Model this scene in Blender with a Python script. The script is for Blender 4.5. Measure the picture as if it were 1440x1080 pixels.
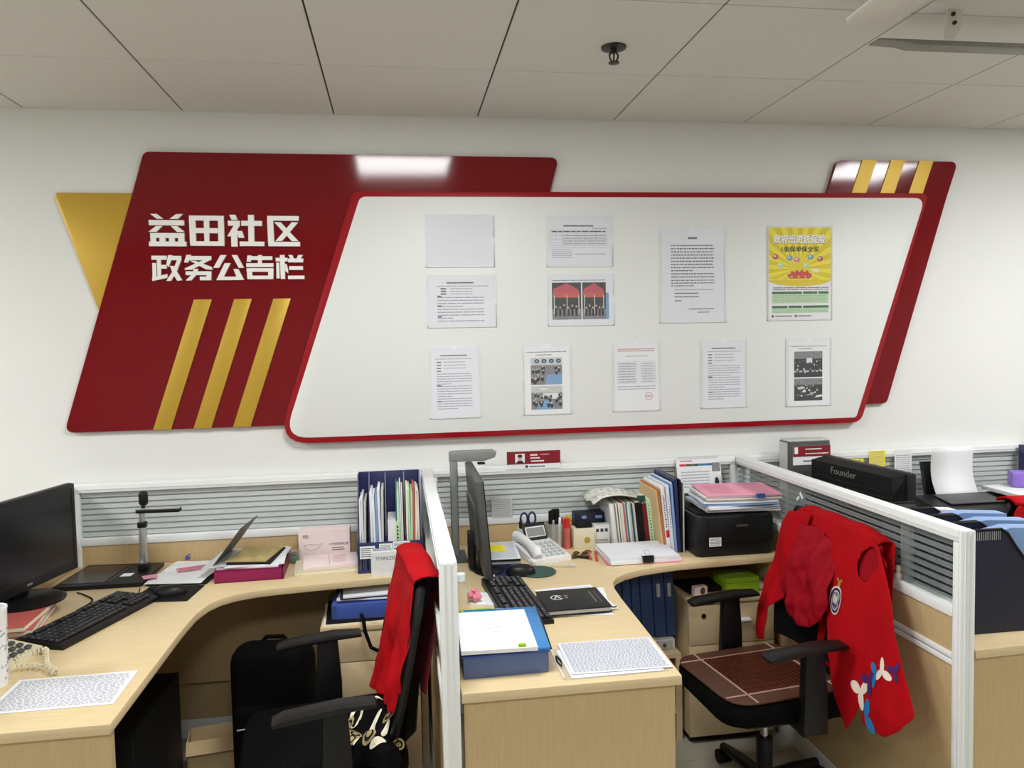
import bpy, bmesh, math, random
from mathutils import Vector, Matrix, Euler, noise
for o in list(bpy.data.objects): bpy.data.objects.remove(o)
SC = bpy.context.scene; COL = SC.collection; PI = math.pi
rnd = random.Random(7)
# ---------------------------------------------------------------- camera, world, exposure
cam = bpy.data.cameras.new('camera'); cam.sensor_width = 36; cam.lens = 27.383; cam.clip_start = .05
camo = bpy.data.objects.new('camera', cam); COL.objects.link(camo)
camo.location = (1.4343, -3.3735, 1.6244); camo.rotation_euler = (1.516301, .020327, -.146082)
SC.camera = camo
w = bpy.data.worlds.new('world'); SC.world = w; w.use_nodes = True
w.node_tree.nodes['Background'].inputs[0].default_value = (.9, .95, 1, 1)
w.node_tree.nodes['Background'].inputs[1].default_value = .3
vs = SC.view_settings; vs.view_transform = 'Standard'; vs.look = 'None'; vs.gamma = 1; vs.use_curve_mapping = False
vs.exposure = 0.12
LIGHT_W = 22.5        # watts of each lit ceiling light panel
CEIL = 2.584
BACK_ROW = .06         # the row behind the camera is dimmed
# ---------------------------------------------------------------- materials
def lin(c):
    c = c/255
    return c/12.92 if c <= .04045 else ((c+.055)/1.055)**2.4
def rgb(t): return (lin(t[0]), lin(t[1]), lin(t[2]), 1)
def M(name, col, rough=.5, metal=0, var=.06, scale=25, bump=0, bscale=200, coat=0, spec=.5, stretch=(1, 1, 1)):
    m = bpy.data.materials.new(name); m.use_nodes = True; nt = m.node_tree; N = nt.nodes; b = N['Principled BSDF']
    b.inputs['Roughness'].default_value = rough; b.inputs['Metallic'].default_value = metal
    b.inputs['Specular IOR Level'].default_value = spec
    if coat: b.inputs['Coat Weight'].default_value = coat; b.inputs['Coat Roughness'].default_value = .08
    tc = N.new('ShaderNodeTexCoord'); mp = N.new('ShaderNodeMapping'); mp.inputs['Scale'].default_value = stretch
    nt.links.new(tc.outputs['Object'], mp.inputs[0])
    nz = N.new('ShaderNodeTexNoise'); nz.inputs['Scale'].default_value = scale; nz.inputs['Detail'].default_value = 4
    nt.links.new(mp.outputs[0], nz.inputs['Vector'])
    mx = N.new('ShaderNodeMix'); mx.data_type = 'RGBA'
    c = rgb(col)
    mx.inputs[6].default_value = tuple(min(1, v*(1-var)) for v in c[:3])+(1,)
    mx.inputs[7].default_value = tuple(min(1, v*(1+var)) for v in c[:3])+(1,)
    nt.links.new(nz.outputs['Fac'], mx.inputs[0]); nt.links.new(mx.outputs[2], b.inputs['Base Color'])
    if bump:
        n2 = N.new('ShaderNodeTexNoise'); n2.inputs['Scale'].default_value = bscale; n2.inputs['Detail'].default_value = 3
        nt.links.new(mp.outputs[0], n2.inputs['Vector'])
        bp = N.new('ShaderNodeBump'); bp.inputs['Strength'].default_value = bump; bp.inputs['Distance'].default_value = .002
        nt.links.new(n2.outputs['Fac'], bp.inputs['Height']); nt.links.new(bp.outputs[0], b.inputs['Normal'])
    return m
def wood(name, c1, c2, stretch):
    m = M(name, c1, .42, var=0, scale=9, stretch=stretch)
    for n in m.node_tree.nodes:
        if n.type == 'MIX': n.inputs[6].default_value = rgb(c1); n.inputs[7].default_value = rgb(c2)
    return m
def seethrough(name, tint, gloss, trans, body=None):      # thin clear sheet: mostly straight through, some mirror
    m = bpy.data.materials.new(name); m.use_nodes = True; nt = m.node_tree; N = nt.nodes; N.clear()
    out = N.new('ShaderNodeOutputMaterial'); t = N.new('ShaderNodeBsdfTransparent'); t.inputs[0].default_value = rgb(tint)
    g = N.new('ShaderNodeBsdfPrincipled'); g.inputs['Base Color'].default_value = rgb(body or tint); g.inputs['Roughness'].default_value = gloss
    nz = N.new('ShaderNodeTexNoise'); nz.inputs['Scale'].default_value = 6
    mr = N.new('ShaderNodeMapRange'); mr.inputs[3].default_value = trans*.9; mr.inputs[4].default_value = trans*1.1
    nt.links.new(nz.outputs[0], mr.inputs[0])
    x = N.new('ShaderNodeMixShader'); nt.links.new(mr.outputs[0], x.inputs[0])
    nt.links.new(t.outputs[0], x.inputs[1]); nt.links.new(g.outputs[0], x.inputs[2]); nt.links.new(x.outputs[0], out.inputs[0])
    return m
def emit(name, col, s):
    m = M(name, col, .4); b = m.node_tree.nodes['Principled BSDF']
    b.inputs['Emission Color'].default_value = rgb(col); b.inputs['Emission Strength'].default_value = s
    return m
K = dict(
 wall=M('painted wall', (226, 226, 223), .75, var=.02, scale=3, bump=.05, bscale=120),
 tile=M('ceiling tile', (214, 211, 204), .7, var=.03, scale=160, bump=.25, bscale=260),
 void=M('ceiling void', (60, 57, 54), .9),
 tbar=M('ceiling bar', (205, 200, 190), .5),
 floor=M('floor tile', (172, 166, 152), .22, var=.05, scale=8),
 grout=M('grout', (150, 140, 125), .8),
 alu=M('white aluminium', (233, 235, 234), .32, var=.02, spec=.5),
 wood=wood('maple desk', (224, 204, 164), (206, 182, 138), (1.2, 14, 14)),
 woodv=wood('maple panel', (208, 184, 140), (188, 160, 114), (14, 14, 1.2)),
 woodp=wood('maple pedestal', (222, 200, 162), (204, 178, 138), (2, 12, 12)),
 glass=seethrough('clear glass', (253, 254, 254), .04, .05, (110, 120, 118)),
 frost=seethrough('frosted glass', (252, 254, 253), .5, .34, (165, 170, 170)),
 frostb=seethrough('faint frosted glass', (254, 255, 255), .5, .5, (240, 244, 243)),
 acrylic=seethrough('clear acrylic', (255, 255, 255), .1, .035, (225, 226, 226)),
 milky=seethrough('milky plastic', (250, 250, 248), .2, .3, (215, 214, 205)), bag=seethrough('clear plastic bag', (248, 249, 250), .15, .10),
 red=M('crimson gloss panel', (116, 4, 16), .075, var=.04, scale=3, bump=.04, bscale=7, spec=.4),
 card_red=M('card red', (128, 12, 30), .5), redtrim=M('red frame', (150, 4, 22), .28, var=.03, spec=.4),
 gold=M('brushed gold', (196, 160, 58), .42, metal=.35, var=.08, scale=60, stretch=(1, 1, 6)),
 white=M('white board', (226, 228, 226), .45, var=.01),
 letter=M('white letter', (240, 238, 234), .5, var=.02),
 paper=M('paper', (232, 233, 236), .8, var=.02, scale=12),
 paperb=M('bluish paper', (226, 228, 235), .8, var=.03, scale=12),
 newsp=M('newsprint', (222, 222, 210), .85, var=.05, scale=30), cream=M('cream paper', (238, 232, 208), .8, var=.04),
 ink=M('ink', (70, 72, 84), .8), inkl=M('pale ink', (158, 160, 172), .8), redink=M('red ink', (190, 90, 90), .8),
 black=M('black plastic', (17, 17, 19), .42, var=.1, bump=.04, spec=.35), blackm=M('matt black', (10, 10, 11), .7, var=.1, spec=.3),
 key=M('key cap', (34, 33, 36), .45), keyl=M('key legend', (140, 140, 145), .6),
 screen=M('dark screen', (17, 17, 19), .22, var=.05), bezel=M('bezel', (12, 12, 13), .28),
 grey=M('grey plastic', (126, 130, 126), .45), dgrey=M('dark grey plastic', (70, 72, 72), .45, var=.08), lgrey=M('light grey plastic', (196, 198, 198), .42),
 silver=M('silver metal', (200, 202, 205), .3, metal=.8), chrome=M('chrome', (210, 210, 212), .12, metal=1),
 ivory=M('ivory plastic', (222, 214, 186), .45), wplastic=M('white plastic', (232, 232, 232), .38),
 fabric=M('black fabric', (5, 5, 6), .95, var=.2, scale=90, bump=.5, bscale=500, spec=.15),
 redcloth=M('red cloth', (172, 3, 15), .8, var=.14, scale=14, bump=.5, bscale=70, spec=.15), redlin=M('red lining', (150, 5, 26), .7, var=.25, scale=30, bump=.9, bscale=45, spec=.15),
 maroon=M('dark red cloth', (110, 6, 22), .8, var=.2),
 mat=M('woven brown mat', (84, 52, 38), .5, var=.3, scale=70), matc=M('bamboo bead', (78, 34, 20), .3, var=.3, scale=30), braid=M('pink braid', (186, 150, 136), .7),
 navy=M('navy plastic', (40, 46, 92), .4, var=.08), navyd=M('dark navy mesh', (16, 20, 46), .5, var=.12), blue=M('blue file', (60, 86, 164), .42, var=.08), slate=M('slate blue file', (86, 104, 150), .45, var=.06), dblue=M('dull blue file', (52, 78, 128), .5, var=.1),
 lblue=M('light blue sheet', (132, 164, 214), .4, var=.06), cyan=seethrough('blue clear folder', (120, 190, 236), .15, .55, (90, 165, 225)),
 magenta=M('magenta file', (138, 12, 78), .4, var=.08), pink=M('pink paper', (222, 150, 170), .8, var=.05), pinkl=M('pale pink card', (236, 218, 216), .6, var=.04), rose=M('rose cover', (214, 128, 148), .6, var=.1),
 kraft=M('kraft paper', (176, 156, 104), .8, var=.12, scale=18), card=M('carton', (206, 180, 136), .8, var=.08), green=M('lime green', (150, 196, 36), .5, var=.06), dgreen=M('dark green', (36, 74, 68), .5, var=.1), mint=M('mint paper', (190, 222, 176), .8),
 yellow=M('yellow paper', (240, 226, 50), .75, var=.04), yellowd=M('mustard yellow', (222, 200, 28), .75, var=.04), orange=M('orange board', (198, 116, 52), .6), purple=M('purple print', (138, 108, 200), .35, var=.25, scale=30),
 brown=M('brown', (84, 58, 40), .6, var=.2, scale=50), redp=M('red plastic', (200, 34, 34), .4), salmon=M('salmon cover', (196, 96, 88), .6, var=.1), teal=M('teal', (40, 120, 150), .6), petal=M('petal blue', (30, 116, 178), .7), petaln=M('petal navy', (70, 30, 96), .7), petalw=M('petal cream', (240, 222, 208), .7),
 photod=M('print dark', (58, 62, 58), .7, var=.7, scale=60), photog=M('print grey', (128, 128, 132), .7, var=.6, scale=70), photob=M('print blue', (120, 160, 200), .7, var=.1), photor=M('print red tent', (190, 84, 98), .7, var=.15, scale=40), photow=M('print white', (226, 226, 226), .7), photok=M('print black', (40, 38, 42), .7, var=.5, scale=90),
 bar_green=M('print green', (52, 108, 66), .7), skin=M('print skin', (196, 170, 160), .7),
 diff=emit('lit diffuser', (255, 252, 244), 6.0),
 iron=M('dark bronze', (54, 50, 40), .4, metal=.6), tubew=M('white enamel', (214, 210, 200), .35), steelg=M('grey steel', (128, 126, 118), .4, metal=.3),
)
# ---------------------------------------------------------------- mesh helpers
class MB:
    def __init__(s): s.bm = bmesh.new()
    def _mk(s, mi):
        for f in s.bm.faces:
            if not f.tag: f.material_index = mi; f.tag = True
    def box(s, c, d, rot=None, bev=0, seg=2, mi=0):
        mt = Matrix.Translation(c) @ (Euler(rot).to_matrix().to_4x4() if rot else Matrix()) @ Matrix.Diagonal((d[0], d[1], d[2], 1))
        r = bmesh.ops.create_cube(s.bm, size=1, matrix=mt)
        if bev:
            es = list({e for v in r['verts'] for e in v.link_edges})
            bmesh.ops.bevel(s.bm, geom=es, offset=bev, segments=seg, affect='EDGES', profile=.5, clamp_overlap=True)
        s._mk(mi); return s
    def bx(s, x0, x1, y0, y1, z0, z1, **k): return s.box(((x0+x1)/2, (y0+y1)/2, (z0+z1)/2), (abs(x1-x0), abs(y1-y0), abs(z1-z0)), **k)
    def prism(s, pts, a, b, axis='z', mi=0, bev=0):
        def P(p, h): return {'z': (p[0], p[1], h), 'y': (p[0], h, p[1]), 'x': (h, p[0], p[1])}[axis]
        v0 = [s.bm.verts.new(P(p, a)) for p in pts]; v1 = [s.bm.verts.new(P(p, b)) for p in pts]; n = len(pts)
        fs = [s.bm.faces.new(v0), s.bm.faces.new(v1)]
        for i in range(n): fs.append(s.bm.faces.new((v0[i], v0[(i+1) % n], v1[(i+1) % n], v1[i])))
        bmesh.ops.recalc_face_normals(s.bm, faces=fs)
        if bev:
            es = list(set(fs[0].edges) | set(fs[1].edges))
            bmesh.ops.bevel(s.bm, geom=es, offset=bev, segments=2, affect='EDGES', profile=.5, clamp_overlap=True)
        s._mk(mi); return s
    def quad(s, pts, mi=0):
        s.bm.faces.new([s.bm.verts.new(p) for p in pts]); s._mk(mi); return s
    def cyl(s, p0, p1, r0, r1=None, n=16, mi=0):
        r1 = r0 if r1 is None else r1
        return s.tube([p0, p1], [r0, r1], n, mi)
    def tube(s, path, r, n=8, mi=0, caps=True):
        P = [Vector(p) for p in path]; rs = r if isinstance(r, (list, tuple)) else [r]*len(P)
        rings = []; ref = None
        for i, p in enumerate(P):
            d = (P[min(i+1, len(P)-1)]-P[max(i-1, 0)])
            d = d.normalized() if d.length > 1e-9 else Vector((0, 0, 1))
            if ref is None: ref = Vector((0, 0, 1)) if abs(d.z) < .9 else Vector((1, 0, 0))
            u = (ref-d*ref.dot(d)).normalized(); v = d.cross(u); ref = u
            rings.append([s.bm.verts.new(p+(u*math.cos(t)+v*math.sin(t))*max(rs[i], 1e-5)) for t in [2*PI*k/n for k in range(n)]])
        for a, b in zip(rings, rings[1:]):
            for k in range(n): s.bm.faces.new((a[k], a[(k+1) % n], b[(k+1) % n], b[k]))
        if caps: s.bm.faces.new(rings[0][::-1]); s.bm.faces.new(rings[-1])
        s._mk(mi); return s
    def lathe(s, prof, c=(0, 0, 0), n=24, mi=0, sx=1, sy=1):
        rings = []
        for r, z in prof:
            rings.append([s.bm.verts.new((c[0]+sx*max(r, 1e-4)*math.cos(2*PI*k/n), c[1]+sy*max(r, 1e-4)*math.sin(2*PI*k/n), c[2]+z)) for k in range(n)])
        for a, b in zip(rings, rings[1:]):
            for k in range(n): s.bm.faces.new((a[k], a[(k+1) % n], b[(k+1) % n], b[k]))
        s.bm.faces.new(rings[0][::-1]); s.bm.faces.new(rings[-1]); s._mk(mi); return s
    def build(s, name, mats, parent=None, loc=(0, 0, 0), rot=(0, 0, 0), sub=0, solid=0):
        me = bpy.data.meshes.new(name)
        for f in s.bm.faces: f.smooth = True
        s.bm.normal_update(); s.bm.to_mesh(me); s.bm.free(); me.set_sharp_from_angle(angle=math.radians(35))
        for m in (mats if isinstance(mats, (list, tuple)) else [mats]): me.materials.append(K[m] if isinstance(m, str) else m)
        o = bpy.data.objects.new(name, me); COL.objects.link(o); o.location = loc; o.rotation_euler = rot
        if parent: o.parent = parent
        if solid:
            q = o.modifiers.new('t', 'SOLIDIFY'); q.thickness = solid; q.offset = 0
        if sub:
            q = o.modifiers.new('s', 'SUBSURF'); q.levels = sub; q.render_levels = sub
        return o
def tag(o, label, cat, group=None, kind=None):
    if label: o['label'] = label
    if cat: o['category'] = cat
    if group: o['group'] = group
    if kind: o['kind'] = kind
    return o
def T(name, label, cat, loc=(0, 0, 0), rz=0, group=None, rot=None):
    o = bpy.data.objects.new(name, None); COL.objects.link(o); o.location = loc; o.rotation_euler = rot or (0, 0, rz)
    o.empty_display_size = .05
    return tag(o, label, cat, group)
def struct(o): o['kind'] = 'structure'; return o
def dup(root, loc, rz=0, parent=None):
    r = root.copy(); COL.objects.link(r); r.location = loc; r.rotation_euler = (0, 0, rz); r.parent = parent
    def rec(a, b):
        for ch in list(a.children):
            c = ch.copy(); COL.objects.link(c); c.parent = b; rec(ch, c)
    rec(root, r); return r
def text(s, size, name, mat, parent, loc, rot=(0, 0, 0), depth=.0004, align='CENTER', shear=0, bold=0, width=None):
    c = bpy.data.curves.new('tx', 'FONT'); c.body = s; c.size = size; c.extrude = depth; c.align_x = align; c.align_y = 'CENTER'; c.shear = shear; c.offset = bold
    c.resolution_u = 2
    o = bpy.data.objects.new('tx', c); COL.objects.link(o)
    me = bpy.data.meshes.new_from_object(o.evaluated_get(bpy.context.evaluated_depsgraph_get()))
    bpy.data.objects.remove(o); bpy.data.curves.remove(c)
    xs = [v.co.x for v in me.vertices]
    if width and xs:
        f = width/(max(xs)-min(xs))
        for v in me.vertices: v.co.x *= f
    me.name = name; me.materials.clear(); me.materials.append(K[mat])
    o = bpy.data.objects.new(name, me); COL.objects.link(o); o.parent = parent; o.location = loc; o.rotation_euler = rot
    return o
def dashes(mb, x0, x1, y0, y1, rows, z, h=.42, seed=0, para=0, mi=0, words=(.03, .12)):
    r = random.Random(seed); p = (y1-y0)/rows
    for i in range(rows):
        yc = y1-(i+.5)*p; x = x0; end = x1 if not (para and i % para == para-1) else x0+(x1-x0)*r.uniform(.3, .7)
        while x < end-.004:
            l = min(r.uniform(*words)*(x1-x0)*2, end-x)
            mb.quad([(x, yc-p*h/2, z), (x+l, yc-p*h/2, z), (x+l, yc+p*h/2, z), (x, yc+p*h/2, z)], mi)
            x += l+.008*(x1-x0)*2
    return mb
def rect(mb, x0, x1, y0, y1, z, mi=0): return mb.quad([(x0, y0, z), (x1, y0, z), (x1, y1, z), (x0, y1, z)], mi)
def ell(mb, cx, cy, rx, ry, z, mi=0, n=18, a=0):
    ca, sa = math.cos(a), math.sin(a)
    return mb.quad([(cx+rx*math.cos(t)*ca-ry*math.sin(t)*sa, cy+rx*math.cos(t)*sa+ry*math.sin(t)*ca, z) for t in [2*PI*k/n for k in range(n)]], mi)
def rpoly(pts, r, n=5):            # round the corners of a polygon
    out = []
    L = len(pts); rr = r if isinstance(r, (list, tuple)) else [r]*L
    for i in range(L):
        p = Vector(pts[i]); a = Vector(pts[i-1])-p; b = Vector(pts[(i+1) % L])-p; q = rr[i]
        if q <= 0: out.append(tuple(p)); continue
        ang = a.angle(b); d = min(q/math.tan(ang/2), a.length*.45, b.length*.45)
        A = p+a.normalized()*d; B = p+b.normalized()*d
        for k in range(n+1):
            t = k/n; out.append(tuple((1-t)**2*A+2*t*(1-t)*p+t*t*B))
    return out
def sheet(name, w, h, mat='paper', parent=None, loc=(0, 0, 0), rot=(0, 0, 0), t=.0008, curl=0, seed=0):
    mb = MB(); n = 6; r = random.Random(seed)
    top = []
    for s_ in (0, 1):
        g = [[mb.bm.verts.new((-w/2+w*i/n, -h/2+h*j/n, s_*t+curl*((i/n-.5)**2*4)*abs(math.sin(j+seed)))) for i in range(n+1)] for j in range(n+1)]
        top.append(g)
    for s_, g in enumerate(top):
        for j in range(n):
            for i in range(n):
                q = (g[j][i], g[j][i+1], g[j+1][i+1], g[j+1][i]); mb.bm.faces.new(q if s_ else q[::-1])
    a, b = top
    for i in range(n):
        for (u, v) in (((0, i), (0, i+1)), ((n, i+1), (n, i)), ((i+1, 0), (i, 0)), ((i, n), (i+1, n))):
            mb.bm.faces.new((a[u[0]][u[1]], a[v[0]][v[1]], b[v[0]][v[1]], b[u[0]][u[1]]))
    mb._mk(0)
    return mb.build(name, mat, parent, loc, rot)
def inside(p, poly):
    c = False; j = len(poly)-1
    for i in range(len(poly)):
        a, b = poly[i], poly[j]
        if (a[1] > p[1]) != (b[1] > p[1]) and p[0] < (b[0]-a[0])*(p[1]-a[1])/(b[1]-a[1])+a[0]: c = not c
        j = i
    return c
def nearest(p, poly):
    best = None; P = Vector(p)
    for i in range(len(poly)):
        a = Vector(poly[i-1]); b = Vector(poly[i]); ab = b-a; t = max(0, min(1, (P-a).dot(ab)/max(ab.length_squared, 1e-9))); q = a+ab*t
        d = (q-P).length
        if best is None or d < best[0]: best = (d, q)
    return best[1]
def cloth(name, outline, fx, mat, parent=None, step=.014, solid=.004, holes=(), axis='x', sub=1):
    # gridded cloth piece inside an outline given in (y, z); fx(y, z) gives the third coordinate
    ys = [p[0] for p in outline]; zs = [p[1] for p in outline]
    ny = int((max(ys)-min(ys))/step)+1; nz = int((max(zs)-min(zs))/step)+1; y0, z0 = min(ys), min(zs)
    cells = set()
    for i in range(ny):
        for j in range(nz):
            c = (y0+(i+.5)*step, z0+(j+.5)*step)
            if inside(c, outline) and not any(inside(c, h) for h in holes): cells.add((i, j))
    mb = MB(); vv = {}
    def vert(i, j):
        if (i, j) in vv: return vv[(i, j)]
        p = (y0+i*step, z0+j*step)
        if not all((i-a, j-b) in cells for a in (0, 1) for b in (0, 1)):
            q = nearest(p, outline)
            for h in holes:
                k = nearest(p, h)
                if (k-Vector(p)).length < (q-Vector(p)).length: q = k
            if (q-Vector(p)).length < step*1.5: p = tuple(q)
        x = fx(*p)
        vv[(i, j)] = mb.bm.verts.new((x, p[0], p[1]) if axis == 'x' else (p[0], x, p[1])); return vv[(i, j)]
    for (i, j) in sorted(cells):
        try: mb.bm.faces.new((vert(i, j), vert(i+1, j), vert(i+1, j+1), vert(i, j+1)))
        except ValueError: pass
    bmesh.ops.recalc_face_normals(mb.bm, faces=mb.bm.faces[:]); mb._mk(0)
    return mb.build(name, mat, parent, solid=solid, sub=sub)
# ================================================================ THE ROOM
RX0, RX1, RY0 = -2.4, 6.6, -7.183
mb = MB().bx(RX0, RX1, 0, .1, 0, 2.75); struct(mb.build('wall_back', 'wall'))
mb = MB().bx(RX0-.1, RX0, RY0, .1, 0, 2.75); struct(mb.build('wall_left', 'wall'))
mb = MB().bx(RX1, RX1+.1, RY0, .1, 0, 2.75); struct(mb.build('wall_right', 'wall'))
mb = MB().bx(RX0-.1, RX1+.1, RY0-.1, RY0, 0, 2.75); struct(mb.build('wall_front', 'wall'))
fl = struct(MB().bx(RX0, RX1, RY0, 0, -.06, -.012).build('floor', 'grout'))
ft = None
for i in range(15):
    for j in range(12):
        if ft is None:
            ft = MB().box((0, 0, -.006), (.597, .597, .012), bev=.0012, seg=1).build('floor_tile', 'floor', fl); o = ft
        else:
            o = ft.copy(); COL.objects.link(o); o.parent = fl
        o.location = (RX0+.3+.6*i, -.285-.6*j, 0)
ce = struct(MB().bx(RX0, RX1, RY0, 0, CEIL+.02, CEIL+.06).build('ceiling', 'void'))
lights = {(1.5, -1.483), (4.5, -1.483), (-1.5, -1.483), (1.5, -3.883), (4.5, -3.883), (-1.5, -3.883)}
ct = cf = None
for i in range(15):
    for j in range(12):
        x = RX0+.3+.6*i; y = -.2915 if j == 0 else -.583-.3-.6*(j-1)
        if any(abs(x-a) < .1 and abs(y-b) < .1 for a, b in lights): continue
        d = .579 if j == 0 else .5955
        if j == 0:
            if cf is None: cf = MB().box((0, 0, .006), (.594, d, .012), bev=.0015, seg=1).build('ceiling_tile', 'tile', ce); o = cf
            else: o = cf.copy(); COL.objects.link(o); o.parent = ce
        else:
            if ct is None: ct = MB().box((0, 0, .006), (.594, d, .012), bev=.0015, seg=1).build('ceiling_tile', 'tile', ce); o = ct
            else: o = ct.copy(); COL.objects.link(o); o.parent = ce
        o.location = (x, y, CEIL)
tb = None
for i in range(16):
    if tb is None: tb = MB().bx(-.0027, .0027, RY0+.02, -.005, .006, .018).build('ceiling_bar', 'void', ce); o = tb
    else: o = tb.copy(); COL.objects.link(o); o.parent = ce
    o.location = (RX0+.6*i, 0, CEIL)
proto = None
for (x, y) in sorted(lights, key=lambda p: abs(p[0]-1.5)+abs(p[1]+1.48)):
    lab = 'square recessed ceiling light panel, switched on'
    if proto is None:
        proto = T('ceiling_light', lab, 'ceiling light', (x, y, CEIL), group='recessed ceiling light panels')
        mb = MB()
        for a, b, c, d in ((-.295, .295, -.298, -.278), (-.295, .295, .278, .298), (-.295, -.275, -.278, .278), (.275, .295, -.278, .278)): mb.bx(a, b, c, d, -.004, .012)
        mb.build('frame', 'alu', proto)
        MB().bx(-.275, .275, -.278, .278, 0, .008).build('diffuser', 'diff', proto); o = proto
    else: o = dup(proto, (x, y, CEIL))
    al = bpy.data.lights.new('panel_lamp', 'AREA'); al.shape = 'SQUARE'; al.size = .54; al.energy = LIGHT_W*(1 if y > -2 else BACK_ROW)*(.8 if x > 3 else 1); al.color = (.955, .985, 1)
    lo = bpy.data.objects.new('panel_lamp', al); COL.objects.link(lo); lo.parent = o; lo.location = (0, 0, -.012)
# ================================================================ NOTICE BOARD
nb = T('notice_board', 'large slanted crimson and white notice board with gold stripes on the wall', 'notice board', (2.0, 0, 1.21))
OX, OZ = 2.0, 1.21
def W(pts): return [(x-OX, z-OZ) for x, z in pts]
def lean_panel(name, outline, mat, yb, yf, lean_z=2.25, lean=.0454):
    # flat panel, top strip bowed forward to place the ceiling light's reflection
    o = cloth_solid(name, outline, lambda x, z: yf-(max(0, z+OZ-lean_z))*lean, yb, mat); return o
def cloth_solid(name, outline, fy, yb, mat):
    mb = MB(); zs = sorted({round(p[1], 4) for p in outline}); n = len(outline)
    # add cut rows so the bow has vertices: insert points on edges at the bend height
    zb = 2.25-OZ; pts = []
    for i in range(n):
        a = outline[i]; b = outline[(i+1) % n]; pts.append(a)
        if (a[1]-zb)*(b[1]-zb) < 0:
            t = (zb-a[1])/(b[1]-a[1]); pts.append((a[0]+(b[0]-a[0])*t, zb))
    up = [p for p in pts if p[1] >= zb-1e-6]; lo = [p for p in pts if p[1] <= zb+1e-6]
    bmv = {}
    def V(p, front):
        k = (round(p[0], 5), round(p[1], 5), front)
        if k not in bmv: bmv[k] = mb.bm.verts.new((p[0], fy(*p) if front else yb, p[1]))
        return bmv[k]
    for part in (up, lo):
        if len(part) > 2: mb.bm.faces.new([V(p, 1) for p in part]); mb.bm.faces.new([V(p, 0) for p in part][::-1])
    for i in range(len(pts)):
        a, b = pts[i], pts[(i+1) % len(pts)]; mb.bm.faces.new((V(a, 1), V(b, 1), V(b, 0), V(a, 0)))
    bmesh.ops.recalc_face_normals(mb.bm, faces=mb.bm.faces[:]); mb._mk(0)
    return mb.build(name, mat, nb)
MB().prism(rpoly(W([(.099, 2.252), (.42, 2.252), (.42, 1.75), (.262, 1.74)]), [.016, 0, 0, 0]), -.004, -.014, 'y', bev=.001).build('gold_triangle', 'gold', nb)
lean_panel('red_panel', rpoly(W([(.450, 2.414), (2.148, 2.414), (2.06, 2.10), (1.05, 1.45), (1.0, 1.293), (.097, 1.293)]), [.03, .03, 0, 0, 0, .03]), 'red', -.003, -.02)
lean_panel('red_panel', rpoly(W([(3.445, 2.419), (4.050, 2.421), (3.700, 1.299), (3.50, 1.298), (3.76, 2.2), (3.385, 2.235)]), [.03, .03, .03, 0, 0, 0]), 'red', -.003, -.02)
def stripe(t0, t1, b1, b0, name='gold_stripe', lean=False):
    q = W([t0, t1, b1, b0])
    if lean: o = cloth_solid(name, q, lambda x, z: -.024-(max(0, z+OZ-2.25))*.0454, -.018, 'gold')
    else: MB().prism(q, -.018, -.025, 'y', bev=.0008).build(name, 'gold', nb)
for x in (.618, .776, .932):
    stripe((x, 1.822), (x+.070, 1.822), (x-.111, 1.293), (x-.181, 1.293))
for x in (3.565, 3.707, 3.851):
    stripe((x, 2.423), (x+.071, 2.423), (x+.022, 2.274), (x-.049, 2.274), lean=True)
OUT = [(1.272, 2.262), (3.868, 2.270), (3.556, 1.217), (.934, 1.217)]
INN = [(1.298, 2.239), (3.874, 2.250), (3.533, 1.240), (.956, 1.240)]
MB().prism(rpoly(W([(1.268, 2.262), (3.895, 2.272), (3.558, 1.216), (.928, 1.216)]), [.05, .03, .06, .10], 7), -.004, -.038, 'y', bev=.0015).build('frame', 'redtrim', nb)
MB().prism(rpoly(W(INN), [.035, .04, .02, .075], 7), -.036, -.0405, 'y', bev=.0006).build('white_panel', 'white', nb)
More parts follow.
